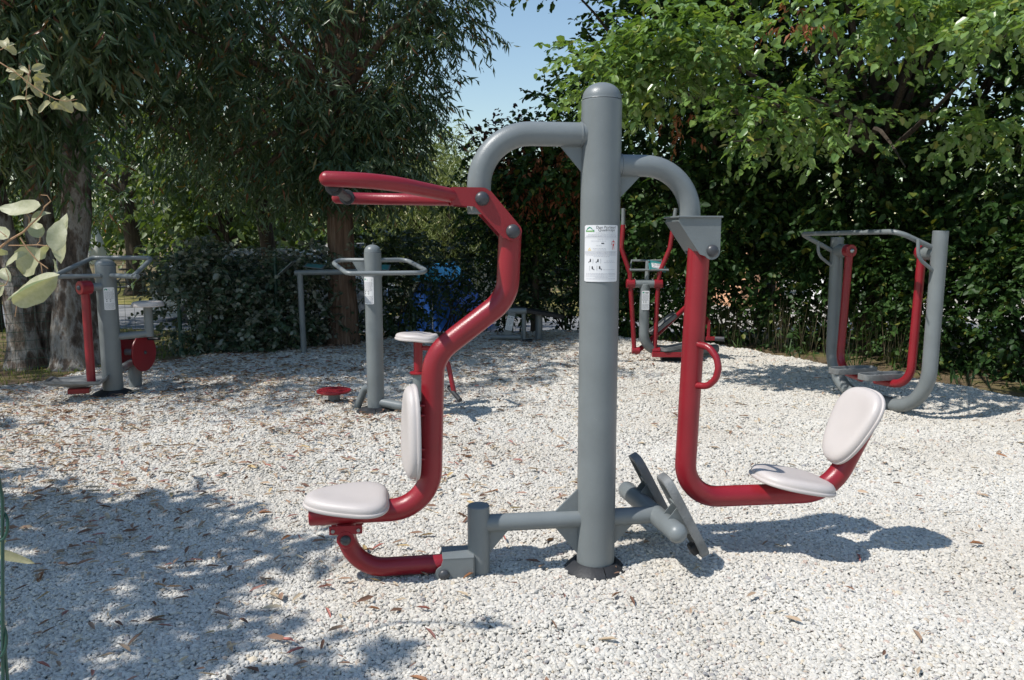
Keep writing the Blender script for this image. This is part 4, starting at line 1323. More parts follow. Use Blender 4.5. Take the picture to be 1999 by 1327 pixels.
RT = [
    ((2.75, 11.5, -0.05), [((2.7, 11.4, 3.1), (1.75, 1.0, 2.3), 4), ((2.3, 9.9, 5.15), (2.2, 1.2, 0.9), 3), ((1.0, 11.3, 2.7), (0.75, 0.7, 0.75), 1), ((2.7, 10.5, 2.2), (1.2, 0.4, 1.1), 1.5)], "dark broadleaf tree rising behind the elliptical trainer, edge against the open sky", 285),
    ((5.3, 10.6, -0.05), [((5.0, 10.4, 2.9), (1.9, 1.1, 2.6), 4), ((4.6, 9.6, 2.3), (1.2, 0.5, 1.2), 1.6), ((5.5, 9.3, 4.9), (2.0, 1.2, 0.9), 2)], "dark broadleaf tree directly behind the air walker, pierced by glints of sky", 195),
    ((6.6, 8.4, -0.05), [((6.25, 8.3, 2.9), (1.45, 1.3, 2.7), 4), ((6.0, 6.6, 4.2), (1.6, 1.1, 0.8), 1.5)], "dark broadleaf tree filling the right edge beyond the air walker", 200),
    ((4.2, 13.0, -0.05), [((4.2, 12.9, 4.2), (2.3, 1.2, 2.4), 1)], "shaded broadleaf tree half hidden behind the other dark trees on the right", 60),
]
for i, (b, ell, lab, nc) in enumerate(RT):
    rng = np.random.default_rng(40 + i)
    t = tree('hornbeam_tree', b, 0, lab, "tree")
    mb = MB(); trunk_path(mb, [(0, 0, 0), (0.06, 0, 1.2), (-0.05, -0.1, 2.6), (0.1, -0.1, 5.4)], 0.14, 0.07, 12, 1.3, 0.03, rng)
    mb.build('trunk', M['bark_dark'], t, angle=70)
    mb = MB(); limbs(mb, rng, b, (0, -0.05, 1.6), [loc(q, b) for q in clump_tips(rng, ell, 20)], 0.05, 0.008, 6)
    mb.build('limb', M['bark_dark'], t)['kind'] = 'stuff'
    crown_obj('crown', [broad_sprays(rng, ell, nc, 13, 0.26, k=12, L=0.085, W=0.052, lens=(0.22, 0.45), zmin=0.75)], M['broad'], t, 'oval', rng, off=b)

# dead russet sprays among the boughs and a purple sprig against the sky
rng = np.random.default_rng(50)
b = (0.35, 12.1, -0.05)
t = tree('plum_tree', b, 0, "slender tree with rust-red dead leaves and purple tips under the curved arm", "tree")
mb = MB(); trunk_path(mb, [(0, 0, 0), (0.02, 0, 1.0), (0.05, -0.1, 2.2), (-0.1, -0.1, 3.0)], 0.06, 0.02, 10, 1.2, 0.03, rng)
mb.build('trunk', M['bark_dark'], t)
ru = [((0.45, 11.4, 2.25), (0.50, 0.25, 0.35), 3), ((0.95, 11.2, 1.9), (0.25, 0.2, 0.3), 1)]
pu = [((-0.35, 11.7, 2.80), (0.42, 0.2, 0.12), 2), ((0.05, 11.8, 2.95), (0.25, 0.2, 0.12), 1)]
gr_ = [((0.3, 12.1, 1.9), (0.95, 0.6, 0.75), 2), ((0.2, 11.9, 2.6), (0.6, 0.4, 0.35), 1)]
mb = MB(); limbs(mb, rng, b, (0, 0, 1.5), [loc(q, b) for q in clump_tips(rng, ru + pu + gr_, 14)], 0.03, 0.006, 6)
mb.build('limb', M['bark_dark'], t)['kind'] = 'stuff'
crown_obj('dead_leaves', [broad_sprays(rng, ru, 26, 8, 0.12, k=10, L=0.075, W=0.03, down=1.2, shell=0.1)], M['russet'], t, 'rhomb', rng, off=b)
crown_obj('purple_leaves', [broad_sprays(rng, pu, 12, 6, 0.09, k=9, L=0.065, W=0.04, shell=0.1)], M['purple'], t, 'oval', rng, off=b)
crown_obj('crown', [broad_sprays(rng, gr_, 80, 10, 0.2, k=12, L=0.07, W=0.045, shell=0.2)], M['broad'], t, 'oval', rng, off=b)
rng = np.random.default_rng(51)
dr = [((1.45, 6.9, 2.45), (0.06, 0.06, 0.25), 1), ((2.05, 5.9, 2.95), (0.2, 0.1, 0.12), 1)]
crown_obj('dead_leaves', [broad_sprays(rng, dr, 6, 4, 0.05, k=8, L=0.05, W=0.018, down=1.3, shell=0.1, lens=(0.08, 0.2))], M['russet'], r1, 'rhomb', rng, off=(4.55, 9.9, -0.05))

# pale willow in the sun and the distant trees
FT = [(-1.45, 18.0, 1.55, 1.3, 2.15, 3.9, 'bamboo', "pale yellow-green willow in full sun seen between the eucalyptus and the curved arm"),
      (-6.3, 17.6, 1.5, 1.2, 3.6, 6.0, 'farleaf', "tall green tree catching the sun between the two near eucalypts"),
      (0.9, 22.5, 2.2, 1.5, 1.9, 3.4, 'farleaf', "low sunlit tree on the horizon just left of the tall post"),
      (-14.5, 24, 2.8, 2, 3.2, 6.4, 'farleaf', "distant tree beyond the road at the far left edge"), (-11.0, 27, 3.0, 2, 3.4, 6.8, 'farleaf', "tall distant tree right of the white parasol"),
      (-7.0, 24, 2.6, 2, 3.3, 6.4, 'farleaf', "distant sunlit tree above the bicycle's rear wheel"), (-4.2, 27, 2.6, 2, 3.3, 6.0, 'farleaf', "distant tree behind the silver car"),
      (-19.5, 25, 3.0, 2, 3.4, 6.8, 'farleaf', "outermost distant tree on the left side"), (3.6, 26, 2.4, 1.8, 2.0, 3.8, 'farleaf', "distant low tree behind the elliptical trainer"),
      (7.2, 25, 2.6, 2, 2.1, 4.0, 'farleaf', "distant tree showing pale between the tall post and the air walker"), (11.2, 24, 2.6, 2, 2.3, 4.4, 'farleaf', "distant tree seen through the air walker"),
      (15.4, 23, 2.8, 2, 2.6, 5.0, 'farleaf', "distant tree beyond the right edge of the hedge"), (20.0, 22, 3.0, 2, 2.8, 5.4, 'farleaf', "outermost distant tree on the right side")]
for i, (x, y, rx, ry, cz, top, mt_, lab) in enumerate(FT):
    rng = np.random.default_rng(60 + i)
    b = (x, y, float(terr(np.array(x), np.array(y))) - 0.05)
    name = 'willow_tree' if mt_ == 'bamboo' else 'distant_tree'
    t = tree(name, b, 0, lab, "tree")
    mb = MB(); trunk_path(mb, [(0, 0, 0), (0.1, 0, 1.2), (0, 0, top * 0.7)], 0.18, 0.07, 10, 1.3, 0.03, rng)
    mb.build('trunk', M['bark_dark'], t)
    ell = [((x, y, (0.4 + top) / 2), (rx, ry, (top - 0.4) / 2 - 0.1), 3), ((x - rx * 0.4, y - 0.3, cz), (rx * 0.6, ry * 0.6, cz * 0.45), 1)]
    mb = MB(); limbs(mb, rng, b, (0, 0, 1.2), [loc(q, b) for q in clump_tips(rng, ell, 10)], 0.06, 0.015, 6)
    mb.build('limb', M['bark_dark'], t)['kind'] = 'stuff'
    if mt_ == 'bamboo':
        a_ = euc_strands(rng, ell, 150, 12, 0.28, k=12, L=0.13, W=0.022, zmin=0.1, lens=(0.3, 0.7))
        crown_obj('crown', [a_], M[mt_], t, 'rhomb', rng, off=b)
    else:
        a_ = broad_sprays(rng, ell, 75, 9, 0.45, k=10, L=0.17, W=0.11, lens=(0.4, 0.8), down=0.6)
        crown_obj('crown', [a_], M[mt_], t, 'rhomb', rng, off=b)

# a far-off belt of woodland that closes the view
rng = np.random.default_rng(80)
xs = rng.uniform(-70, 70, 900); ys = rng.uniform(46, 58, 900); hs_ = 3.2 + 1.6 * np.sin(xs * 0.21) + rng.normal(0, 0.5, 900)
S = np.repeat(np.stack([xs, ys, hs_], 1), 14, 0); n = len(S)
S[:, 2] = S[:, 2] * rng.random(n) ** 0.6; S[:, 0] += rng.normal(0, 1.0, n); S[:, 1] += rng.normal(0, 0.6, n)
o = crown_obj('distant_woodland', [(S, rng.normal(0, 1, (n, 3)), rng.normal(0, 1, (n, 3)), rng.uniform(0.5, 1.1, n), rng.uniform(0.35, 0.7, n))], M['farleaf'], None, 'rhomb', rng)
tag(o, "hazy low belt of woodland on the horizon behind all the trees", "woodland", kind='stuff')

# ------------------------------------------------------------------ shrubs along the fence
SH = [((-4.05, 10.05), [((-3.98, 10.05, 0.50), (0.55, 0.45, 0.62), 1)], 'greyleaf', "grey-green shrub nearest the small cream stool, left end of the fence hedge", 85),
      ((-3.35, 10.35), [((-3.35, 10.3, 0.50), (0.62, 0.45, 0.60), 1)], 'greyleaf', "tall grey-green shrub in front of the silver car, wrapped round a fence post", 95),
      ((-2.85, 10.75), [((-2.85, 10.7, 0.50), (0.36, 0.35, 0.60), 1)], 'greyleaf', "narrow grey-green shrub touching the left side of the reddish trunk", 50),
      ((-1.75, 11.5), [((-1.72, 11.5, 0.55), (0.42, 0.4, 0.75), 1)], 'dark', "dark shrub just right of the reddish trunk in front of the white van", 60),
      ((-1.0, 12.2), [((-1.0, 12.2, 0.55), (0.55, 0.4, 0.50), 1), ((-0.72, 12.2, 0.9), (0.4, 0.3, 0.35), 0.6)], 'dark', "thin dark shrub screening the blue tent", 15),
      ((-0.1, 12.5), [((-0.1, 12.5, 0.85), (0.62, 0.45, 0.9), 1)], 'dark', "dark shrub behind the sit-up bench", 85),
      ((0.85, 12.6), [((0.85, 12.55, 0.9), (0.65, 0.5, 0.95), 1)], 'dark', "dark shrub immediately left of the tall post's lower half", 90),
      ((1.85, 11.7), [((1.85, 11.8, 0.75), (0.75, 0.45, 0.9), 1)], 'broad', "leafy green hedge shrub behind the elliptical trainer's levers", 100),
      ((3.0, 11.1), [((3.0, 11.1, 0.62), (0.65, 0.42, 0.75), 1)], 'broad', "hedge shrub with pale ground glinting through, right of the elliptical trainer", 62),
      ((4.05, 10.3), [((4.05, 10.3, 0.8), (0.7, 0.45, 0.95), 1)], 'broad', "hedge shrub seen inside the air walker's frame", 80),
      ((4.9, 9.0), [((4.85, 9.0, 0.8), (0.55, 0.6, 0.95), 1)], 'broad', "leafy hedge shrub just right of the air walker's near post", 100),
      ((5.35, 7.9), [((5.45, 7.85, 0.8), (0.6, 0.6, 0.95), 1)], 'broad', "rightmost hedge shrub, lit leaves reaching the gravel at the picture's edge", 100)]
for i, ((x, y), ell, mt_, lab, nc) in enumerate(SH):
    rng = np.random.default_rng(100 + i)
    b = (x, y, -0.05)
    t = tree('hedge_shrub', b, 0, lab, "shrub", 'shrubs along the fence')
    mb = MB()
    for k in range(7):
        q = ell_points(rng, 1, ell[0][0], ell[0][1], 0.5)[0]
        mb.tube([(rng.normal(0, 0.08), rng.normal(0, 0.06), 0), tuple((Vector(q) - Vector(b)) * 0.5 + Vector((0, 0, 0.1))), tuple(Vector(q) - Vector(b))], [0.014, 0.009, 0.004], 6)
    mb.build('stems', M['bark_dark'], t)['kind'] = 'stuff'
    L, W = (0.062, 0.038) if mt_ != 'dark' else (0.07, 0.034)
    if i < 7:   # loose outline: a few taller and wider clumps
        c0, r0_, _ = ell[0]
        for q in range(5):
            ell.append(((c0[0] + rng.uniform(-0.9, 0.9) * r0_[0], c0[1] + rng.uniform(-0.6, 0.6) * r0_[1], c0[2] + r0_[2] * rng.uniform(0.55, 1.0)), (0.20, 0.18, rng.uniform(0.12, 0.24)), 0.13))
    a_ = broad_sprays(rng, ell, nc, 9, 0.17, k=10, L=L, W=W, lens=(0.12, 0.42), zmin=0.03, shell=0.25, nr=0.8)
    crown_obj('foliage', [a_], M[mt_], t, 'oval', rng, off=b)

# ------------------------------------------------------------------ green mesh fence
FP = [(-9.2, 5.9), (-6.9, 6.9), (-5.85, 8.0), (-4.10, 9.62), (-3.02, 10.02), (-1.50, 11.6), (0.35, 12.3)]
fn_ = empty('wire_fence', (FP[3][0], FP[3][1], -0.05), 0, "thin green wire mesh fence on slim posts running along the left gravel edge", "fence")
wires = MB()
for i in range(len(FP) - 1):
    a, c = Vector((*FP[i], 0)), Vector((*FP[i + 1], 0))
    o_ = Vector((FP[3][0], FP[3][1], 0))
    n = int((c - a).length / 0.10)
    for k in range(1, n):
        q = a.lerp(c, k / n) - o_
        wires.tube([(q.x, q.y, 0.03), (q.x, q.y, 1.17)], 0.0020, 4)
    for k in range(12):
        z = 0.05 + k * 0.1
        p0 = a - o_; p1 = c - o_
        wires.tube([(p0.x, p0.y, z), (p1.x, p1.y, z)], 0.0022, 4)
tag(wires.build('mesh_wires', M['fence'], fn_, smooth=False), kind='stuff')
for (x, y) in FP:
    q = Vector((x - FP[3][0], y - FP[3][1], 0))
    pst = MB().tube([(q.x, q.y, -0.1), (q.x, q.y, 1.27)], 0.024, 14).build('fence_post', M['fence'], fn_)
    MB().tube([(q.x, q.y, 1.27), (q.x, q.y, 1.29)], 0.027, 14).build('fence_post_cap', M['fence'], pst)

# end of a second wire fence beside the camera
fe = empty('wire_fence', (-0.70, 1.0, 0), 0, "close-up green wires with curled loops at the lower left corner", "fence")
MB().tube([(-0.085, 0, -0.05), (-0.022, 0, 0.5), (0.006, 0, 0.80), (0.027, 0, 1.06), (0.024, 0, 1.09)], 0.0022, 10).build('wire', M['fence'], fe)
MB().tube([(-0.070, 0.004, -0.05), (-0.014, 0.004, 0.5), (0.010, 0.004, 0.80), (0.010, 0.004, 0.90)], 0.0020, 10).build('wire', M['fence'], fe)
for cx, cz, r_ in ((0.022, 1.022, 0.012), (0.004, 0.862, 0.016)):
    MB().tube([(cx + r_ * 0.75 * math.sin(t), 0.004 * math.cos(t), cz + r_ * 1.5 * math.cos(t)) for t in [R(a) for a in range(0, 200, 20)]], 0.0020, 10).build('wire_loop', M['fence'], fe)
for dx in (-0.06, -0.12, -0.18):
    MB().tube([(dx - 0.08, 0, -0.05), (dx, 0, 1.06)], 0.0022, 8).build('wire', M['fence'], fe)

# ------------------------------------------------------------------ things beyond the fence
def wheel(name, parent, c, axis, r, w_, hub=True):
    ax_ = Vector(axis).normalized()
    m = frame(c, ax_, (0, 0, 1))
    mb = MB(); mb.lathe([(r * 0.62, -w_ / 2), (r * 0.93, -w_ / 2), (r, -w_ * 0.35), (r, w_ * 0.35), (r * 0.93, w_ / 2), (r * 0.62, w_ / 2)], 28, m)
    ty = mb.build(name, M['rubber'], parent)
    mb = MB(); mb.lathe([(r * 0.05, -w_ * 0.52), (r * 0.6, -w_ * 0.52), (r * 0.6, w_ * 0.52), (r * 0.05, w_ * 0.52)], 20, m)
    mb.build('rim', M['steel'], ty)
    return ty

def car(name, x, y, rz, label, L, Wd, H, body_m, prof, cab, cat):
    z = float(terr(np.array(x), np.array(y)))
    c = empty(name, (x, y, z), rz, label, cat)
    mb = MB(); mb.prism(prof, -Wd / 2, Wd / 2); mb.build('body', body_m, c, smooth=False)
    mb = MB()
    n = len(cab); vs = []
    for yy, s_ in ((-Wd / 2 + 0.06, 0), (Wd / 2 - 0.06, 0)):
        for (px, pz) in cab:
            inn = 0.14 if pz > cab[0][1] + 0.1 else 0.0
            vs.append((px, yy + (inn if yy < 0 else -inn), pz))
    fs = [tuple(range(n)), tuple(reversed(range(n, 2 * n)))] + [((k + 1) % n, k, n + k, n + (k + 1) % n) for k in range(n)]
    mb.add(vs, fs); mb.build('cabin', body_m, c, smooth=False)
    zc0, zc1 = cab[0][1] + 0.04, H - 0.09
    x0, x1 = cab[0][0], cab[-1][0]
    xa, xb = min(p_[0] for p_ in cab), max(p_[0] for p_ in cab)
    for sg in (-1, 1):
        for (u0, u1) in ((0.12, 0.36), (0.39, 0.62), (0.65, 0.86)):
            a_ = xa + (xb - xa) * u0; d_ = xa + (xb - xa) * u1
            yy0, yy1 = sg * (Wd / 2 - 0.055), sg * (Wd / 2 - 0.185)
            mb = MB(); mb.add([(a_, yy0, zc0), (d_, yy0, zc0), (d_ - 0.03, yy1, zc1), (a_ + 0.03, yy1, zc1),
                               (a_, yy0 - sg * 0.02, zc0), (d_, yy0 - sg * 0.02, zc0), (d_ - 0.03, yy1 - sg * 0.02, zc1), (a_ + 0.03, yy1 - sg * 0.02, zc1)],
                              [(0, 1, 2, 3), (7, 6, 5, 4), (0, 4, 5, 1), (1, 5, 6, 2), (2, 6, 7, 3), (3, 7, 4, 0)])
            mb.build('side_window', M['glass'], c, smooth=False)
        for px in (-L * 0.31, L * 0.31):
            wheel('wheel', c, (px, sg * (Wd / 2 - 0.08), 0.31), (0, sg, 0), 0.31, 0.2)
        MB().box((L / 2 - 0.02, sg * Wd * 0.36, 0.66), (0.06, 0.3, 0.14)).build('headlight', M['canvas'], c)
        MB().box((-L / 2 + 0.02, sg * Wd * 0.38, 0.75), (0.05, 0.2, 0.18)).build('tail_light', M['inkred'], c)
    return c
car('parked_car', -4.45, 15.1, R(3), "silver-blue car parked behind the grey-green shrubs, only its roof clear", 4.2, 1.74, 1.46, M['silver_paint'],
    [(-2.1, 0.25), (2.1, 0.25), (2.1, 0.72), (1.15, 0.95), (-1.95, 0.97), (-2.1, 0.80)],
    [(-2.0, 0.94), (1.25, 0.94), (0.45, 1.42), (0.1, 1.46), (-1.3, 1.46), (-1.6, 1.42)], "car")
car('parked_van', -2.5, 19.3, R(-4), "white van parked across the road behind the reddish trunk", 4.6, 1.9, 1.68, M['white_paint'],
    [(-2.3, 0.28), (2.3, 0.28), (2.3, 0.95), (1.9, 1.10), (-2.3, 1.15)],
    [(-2.28, 1.08), (1.95, 1.08), (1.35, 1.52), (1.15, 1.60), (-2.1, 1.60), (-2.26, 1.52)], "van")

def ridge_tent(name, x, y, rz, w_, d_, h_, mt_, label, trim=None):
    z = float(terr(np.array(x), np.array(y)))
    t = empty(name, (x, y, z), rz, label, "tent")
    NY = 6
    mb = MB(); vs = []; fs = []
    prof = [(-w_ / 2, 0), (-w_ * 0.36, h_ * 0.38), (-w_ * 0.18, h_ * 0.76), (0, h_), (w_ * 0.18, h_ * 0.76), (w_ * 0.36, h_ * 0.38), (w_ / 2, 0)]
    for j in range(NY + 1):
        yy = -d_ / 2 + d_ * j / NY
        sg = 1 - 0.05 * math.sin(math.pi * j / NY)
        for (px, pz) in prof: vs.append((px, yy, pz * sg))
    for j in range(NY):
        for k in range(6):
            a = j * 7 + k; fs.append((a, a + 1, a + 8, a + 7))
    mb.add(vs, fs); mb.build('fly_sheet', mt_, t, angle=60)
    mb = MB(); mb.prism([(px * 0.97, pz * 0.97) for px, pz in prof], -d_ / 2 + 0.03, -d_ / 2 + 0.04); mb.build('door_panel', mt_, t, smooth=False)
    MB().tube([(0, -d_ / 2 - 0.02, 0), (0, -d_ / 2 - 0.02, h_ + 0.03)], 0.012, 8).build('tent_pole', M['steel'], t)
    if trim:
        mb = MB(); mb.prism([(-w_ * 0.2, h_ * 0.80), (w_ * 0.2, h_ * 0.80), (w_ * 0.04, h_ * 1.03), (-w_ * 0.04, h_ * 1.03)], -d_ / 2 - 0.35, d_ / 2 * 0.6)
        mb.build('awning', trim, t, smooth=False)
    return t
ridge_tent('tent', -1.22, 14.3, R(-8), 1.45, 1.9, 1.20, M['blue'], "bright blue tent showing through the thin dark shrub", M['cyan'])
ridge_tent('tent', 6.0, 20.5, R(12), 1.4, 2.0, 1.45, M['orange'], "orange tent glimpsed between hedge stems right of the grey housing")
ridge_tent('tent', 8.9, 20.5, R(-14), 2.2, 2.4, 1.35, M['canvas'], "pale canvas tent glimpsed through the trees behind the air walker")

pr = empty('folded_parasol', (-12.9, 24.5, 0), 0, "white folded parasol standing beyond the road at the far left", "parasol")
MB().tube([(0, 0, 0), (0, 0, 1.75)], 0.03, 10).build('pole', M['steel'], pr)
mb = MB(); mb.lathe([(0.30, 0.62), (0.33, 0.75), (0.24, 1.2), (0.12, 1.6), (0.03, 1.78)], 14, Matrix.Translation((0, 0, 0))); mb.build('canopy', M['canvas'], pr)
mb = MB(); mb.lathe([(0.25, 0.0), (0.25, 0.06), (0.06, 0.10)], 20); mb.build('base', M['rubber'], pr)

bk = empty('bicycle', (-9.55, 19.7, -0.03), R(2), "small dark bicycle leaning against the trunk across the road", "bicycle")
for wx in (-0.50, 0.50):
    m = frame((wx, 0, 0.235), (0, 1, 0), (0, 0, 1))
    mb = MB(); vs = []; fs = []
    for k in range(28):
        a = 2 * math.pi * k / 28
        for q in range(6):
            bq = 2 * math.pi * q / 6
            rr = 0.215 + 0.020 * math.cos(bq)
            vs.append((rr * math.cos(a), rr * math.sin(a), 0.02 * math.sin(bq)))
    for k in range(28):
        for q in range(6):
            fs.append((k * 6 + q, k * 6 + (q + 1) % 6, ((k + 1) % 28) * 6 + (q + 1) % 6, ((k + 1) % 28) * 6 + q))
    mb.add(vs, fs, m); ty = mb.build('wheel', M['rubber'], bk)
    for k in range(10):
        a = math.pi * 2 * k / 10
        MB().tube([Vector((wx, 0, 0.235)), Vector((wx + 0.2 * math.cos(a), 0, 0.235 + 0.2 * math.sin(a)))], 0.004, 5).build('spoke', M['bolt'], ty)
A_, B_, C_, D_, E_ = (0.50, 0, 0.235), (-0.50, 0, 0.235), (-0.05, 0, 0.26), (-0.15, 0, 0.56), (0.36, 0, 0.58)
for u, v in ((B_, C_), (B_, D_), (C_, D_), (D_, E_), (C_, E_), (E_, A_)):
    MB().tube([u, v], 0.018, 10).build('frame_tube', M['bolt'], bk)
MB().tube([E_, (0.33, 0, 0.74)], 0.014, 8).build('steering_stem', M['bolt'], bk)
MB().tube([(0.33, -0.24, 0.76), (0.33, 0.24, 0.76)], 0.013, 8).build('handlebar', M['bolt'], bk)
MB().tube([D_, (-0.18, 0, 0.66)], 0.013, 8).build('seat_post', M['steel'], bk)
mb = MB(); mb.rings(super_outline(0.12, 0.05, -0.3, 2.5, 20), [(0.9, 0), (1, 0.02), (0.9, 0.045), (0.3, 0.05)], Matrix.Translation((-0.18, 0, 0.66))); mb.build('saddle', M['rubber'], bk)
MB().tube([(-0.05, -0.09, 0.26), (-0.05, 0.09, 0.26)], 0.03, 10).build('crank', M['steel'], bk)

# ------------------------------------------------------------------ grass, stalks, weeds
def blades(name, n, xr, yr, h, w_, mat, label, cat, seed, cond=None, lean=0.35, tuft=True):
    rng = np.random.default_rng(seed)
    x = rng.uniform(*xr, n); y = rng.uniform(*yr, n)
    if cond is not None:
        k = cond(x, y); x, y = x[k], y[k]
    n = len(x)
    cl = (np.sin(x * 5.1) * np.cos(y * 4.3) > rng.uniform(-1.2, 0.6, n)) | (not tuft)
    x, y = x[cl], y[cl]; n = len(x)
    P = np.stack([x, y, terr(x, y)], 1)
    A = rng.normal(0, lean, (n, 3)); A[:, 2] = 1
    hh = rng.uniform(*h, n)
    me = leaf_mesh(name, P, A, rng.normal(0, 1, (n, 3)), hh, np.full(n, w_), mat, 'rhomb', rng=rng, droop=0.01)
    o = link(bpy.data.objects.new(name, me))
    return tag(o, label, cat, kind='stuff')
outside = lambda x, y: ~in_poly(x, y)
blades('grass', 26000, (-14, -4.2), (6.6, 12.6), (0.03, 0.09), 0.008, M['grass'], "short patchy green grass between the left gravel edge and the road", "grass", 5, outside)
blades('dry_stalks', 1100, (2.4, 5.4), (8.3, 11.4), (0.35, 0.95), 0.0045, M['stalk'], "thin dry upright stalks along the foot of the right hedge", "dry stalks", 6,
       lambda x, y: outside(x, y) & (np.abs((y - 10.35) + (x - 2.9) * 1.35) < 0.55), 0.13, False)
blades('weeds', 5000, (0.8, 7.0), (5.5, 12.3), (0.08, 0.28), 0.018, M['broad'], "low green weeds growing at the hedge foot beside the gravel", "weeds", 7,
       lambda x, y: outside(x, y) & in_poly(x - 0.35, y - 0.35), 0.5)

# ------------------------------------------------------------------ fallen leaves
def litter(n, seed):
    rng = np.random.default_rng(seed)
    x = rng.uniform(-7.5, 5.5, n * 6); y = rng.uniform(1.9, 11.9, n * 6)
    w_ = np.exp(-((x + 3.2) / 2.6) ** 2) * np.clip((y - 1.5) / 4, 0.25, 1) + 0.5 * np.exp(-((x + 0.4) / 1.8) ** 2 - ((y - 9.7) / 1.9) ** 2) + 0.022
    w_ *= (np.sin(x * 2.3 + 1) * np.sin(y * 1.9) * 0.35 + 0.65)
    k = (rng.random(len(x)) < w_ * 0.9) & in_poly(x, y) & (np.abs(x) < 0.69 * y + 0.5)
    x, y = x[k][:n], y[k][:n]
    n = len(x)
    P = np.stack([x, y, gh(x, y) + 0.016 + rng.uniform(0, 0.008, n)], 1)
    a = rng.uniform(0, 6.28, n)
    A = np.stack([np.cos(a), np.sin(a), rng.normal(0.02, 0.12, n)], 1)
    Nn = rng.normal(0, 0.35, (n, 3)); Nn[:, 2] = 1
    L = rng.uniform(0.03, 0.085, n); W = L * rng.uniform(0.16, 0.30, n)
    me = leaf_mesh('leaf_litter', P, A, Nn, L, W, M['litter'], 'oval', rng=rng, droop=0.1, fold=0.25)
    o = link(bpy.data.objects.new('leaf_litter', me))
    tag(o, "scattered dry brown and tan eucalyptus leaves lying over the gravel", "leaf litter", kind='stuff')
litter(12000, 9)

def fallen():
    rng = np.random.default_rng(15)
    kinds = (('brownleaf', "curled rust-brown leaf lying alone on the white gravel near the camera", 'rust-brown fallen leaves on the near gravel', 0.24),
             ('tanleaf', "flat pale tan leaf lying alone on the white gravel near the camera", 'pale tan fallen leaves on the near gravel', 0.34),
             ('redleaf', "narrow reddish pink leaf lying alone on the white gravel near the camera", 'reddish pink fallen leaves on the near gravel', 0.18))
    for j, (mt_, lab, grp, wr) in enumerate(kinds):
        me = leaf_mesh('fallen_leaf', np.zeros((1, 3)), V3(1, 0, 0)[None], V3(0, 0, 1)[None], np.array([1.0]), np.array([wr]), M[mt_], 'oval', droop=(0.22, 0.08, 0.16)[j], fold=(0.35, 0.15, 0.3)[j])
        for k in range(15):
            y = 2.15 + 3.0 * rng.random() ** 1.1
            x = rng.uniform(-0.66, 0.64) * y
            if x > 0 and rng.random() < 0.75: x = -x * rng.random()
            L = rng.uniform(0.045, 0.085)
            o = bpy.data.objects.new('fallen_leaf', me)
            o.location = (x, y, float(gh(np.array(x), np.array(y))) + 0.023)
            o.rotation_euler = (rng.normal(0, 0.25), rng.normal(0, 0.15), rng.uniform(0, 6.28))
            o.scale = (L, L, L)
            link(o); tag(o, lab, "leaf", grp)
fallen()

# ------------------------------------------------------------------ silverberry beside the camera
sb_b = (-3.3, 1.2, -0.03)
sb = tree('silverberry_tree', sb_b, 0, "silverberry reaching in from the left with large pale grey-green leaves on orange-brown twigs", "tree")
rng = np.random.default_rng(90)
mb = MB(); trunk_path(mb, [(0, 0, 0), (0.1, 0, 0.8), (-0.1, 0, 1.8), (-0.3, -0.1, 3.4)], 0.07, 0.03, 12, 1.2, 0.03, rng)
mb.build('trunk', M['bark_dark'], sb)
def bigleaf(base, tip, wd, roll, mat, parent, off, seed, tint):
    r_ = random.Random(seed)
    bs, tp = Vector(base) - Vector(off), Vector(tip) - Vector(off)
    a = tp - bs; L = a.length; a.normalize()
    n_ = Vector((0.15, -1, 0.25)); n_ = (n_ - a * n_.dot(a)).normalized()
    n_ = Matrix.Rotation(R(roll), 3, a) @ n_
    b_ = n_.cross(a)
    NU, NV = 9, 7
    cur = r_.uniform(-0.10, 0.24); fold = r_.uniform(0.15, 0.55); wav = r_.uniform(0, 6)
    vs = []; fs = []
    for i in range(NU + 1):
        t = i / NU
        wv = wd * 0.5 * (math.sin(math.pi * t ** 0.85) ** 0.62 if 0 < t < 1 else 0.02) * (1 + 0.05 * math.sin(t * 17 + wav))
        for j in range(NV):
            s_ = -1 + 2 * j / (NV - 1)
            h_ = fold * wv * abs(s_) ** 1.4 - cur * L * (2 * t - 1) ** 2 + 0.05 * wd * math.sin(9 * t + wav) * s_ * s_
            vs.append(bs + a * (t * L) + b_ * (s_ * wv) + n_ * h_)
    for i in range(NU):
        for j in range(NV - 1):
            q = i * NV + j; fs.append((q, q + 1, q + NV + 1, q + NV))
    mb = MB(); mb.add(vs, fs)
    o = mb.build('leaf', mat, parent, angle=80)
    at = o.data.attributes.new('tint', 'FLOAT', 'POINT')
    at.data.foreach_set('value', [max(0, min(1, tint + 0.1 * math.sin(k * 1.7))) for k in range(len(vs))])
    return o
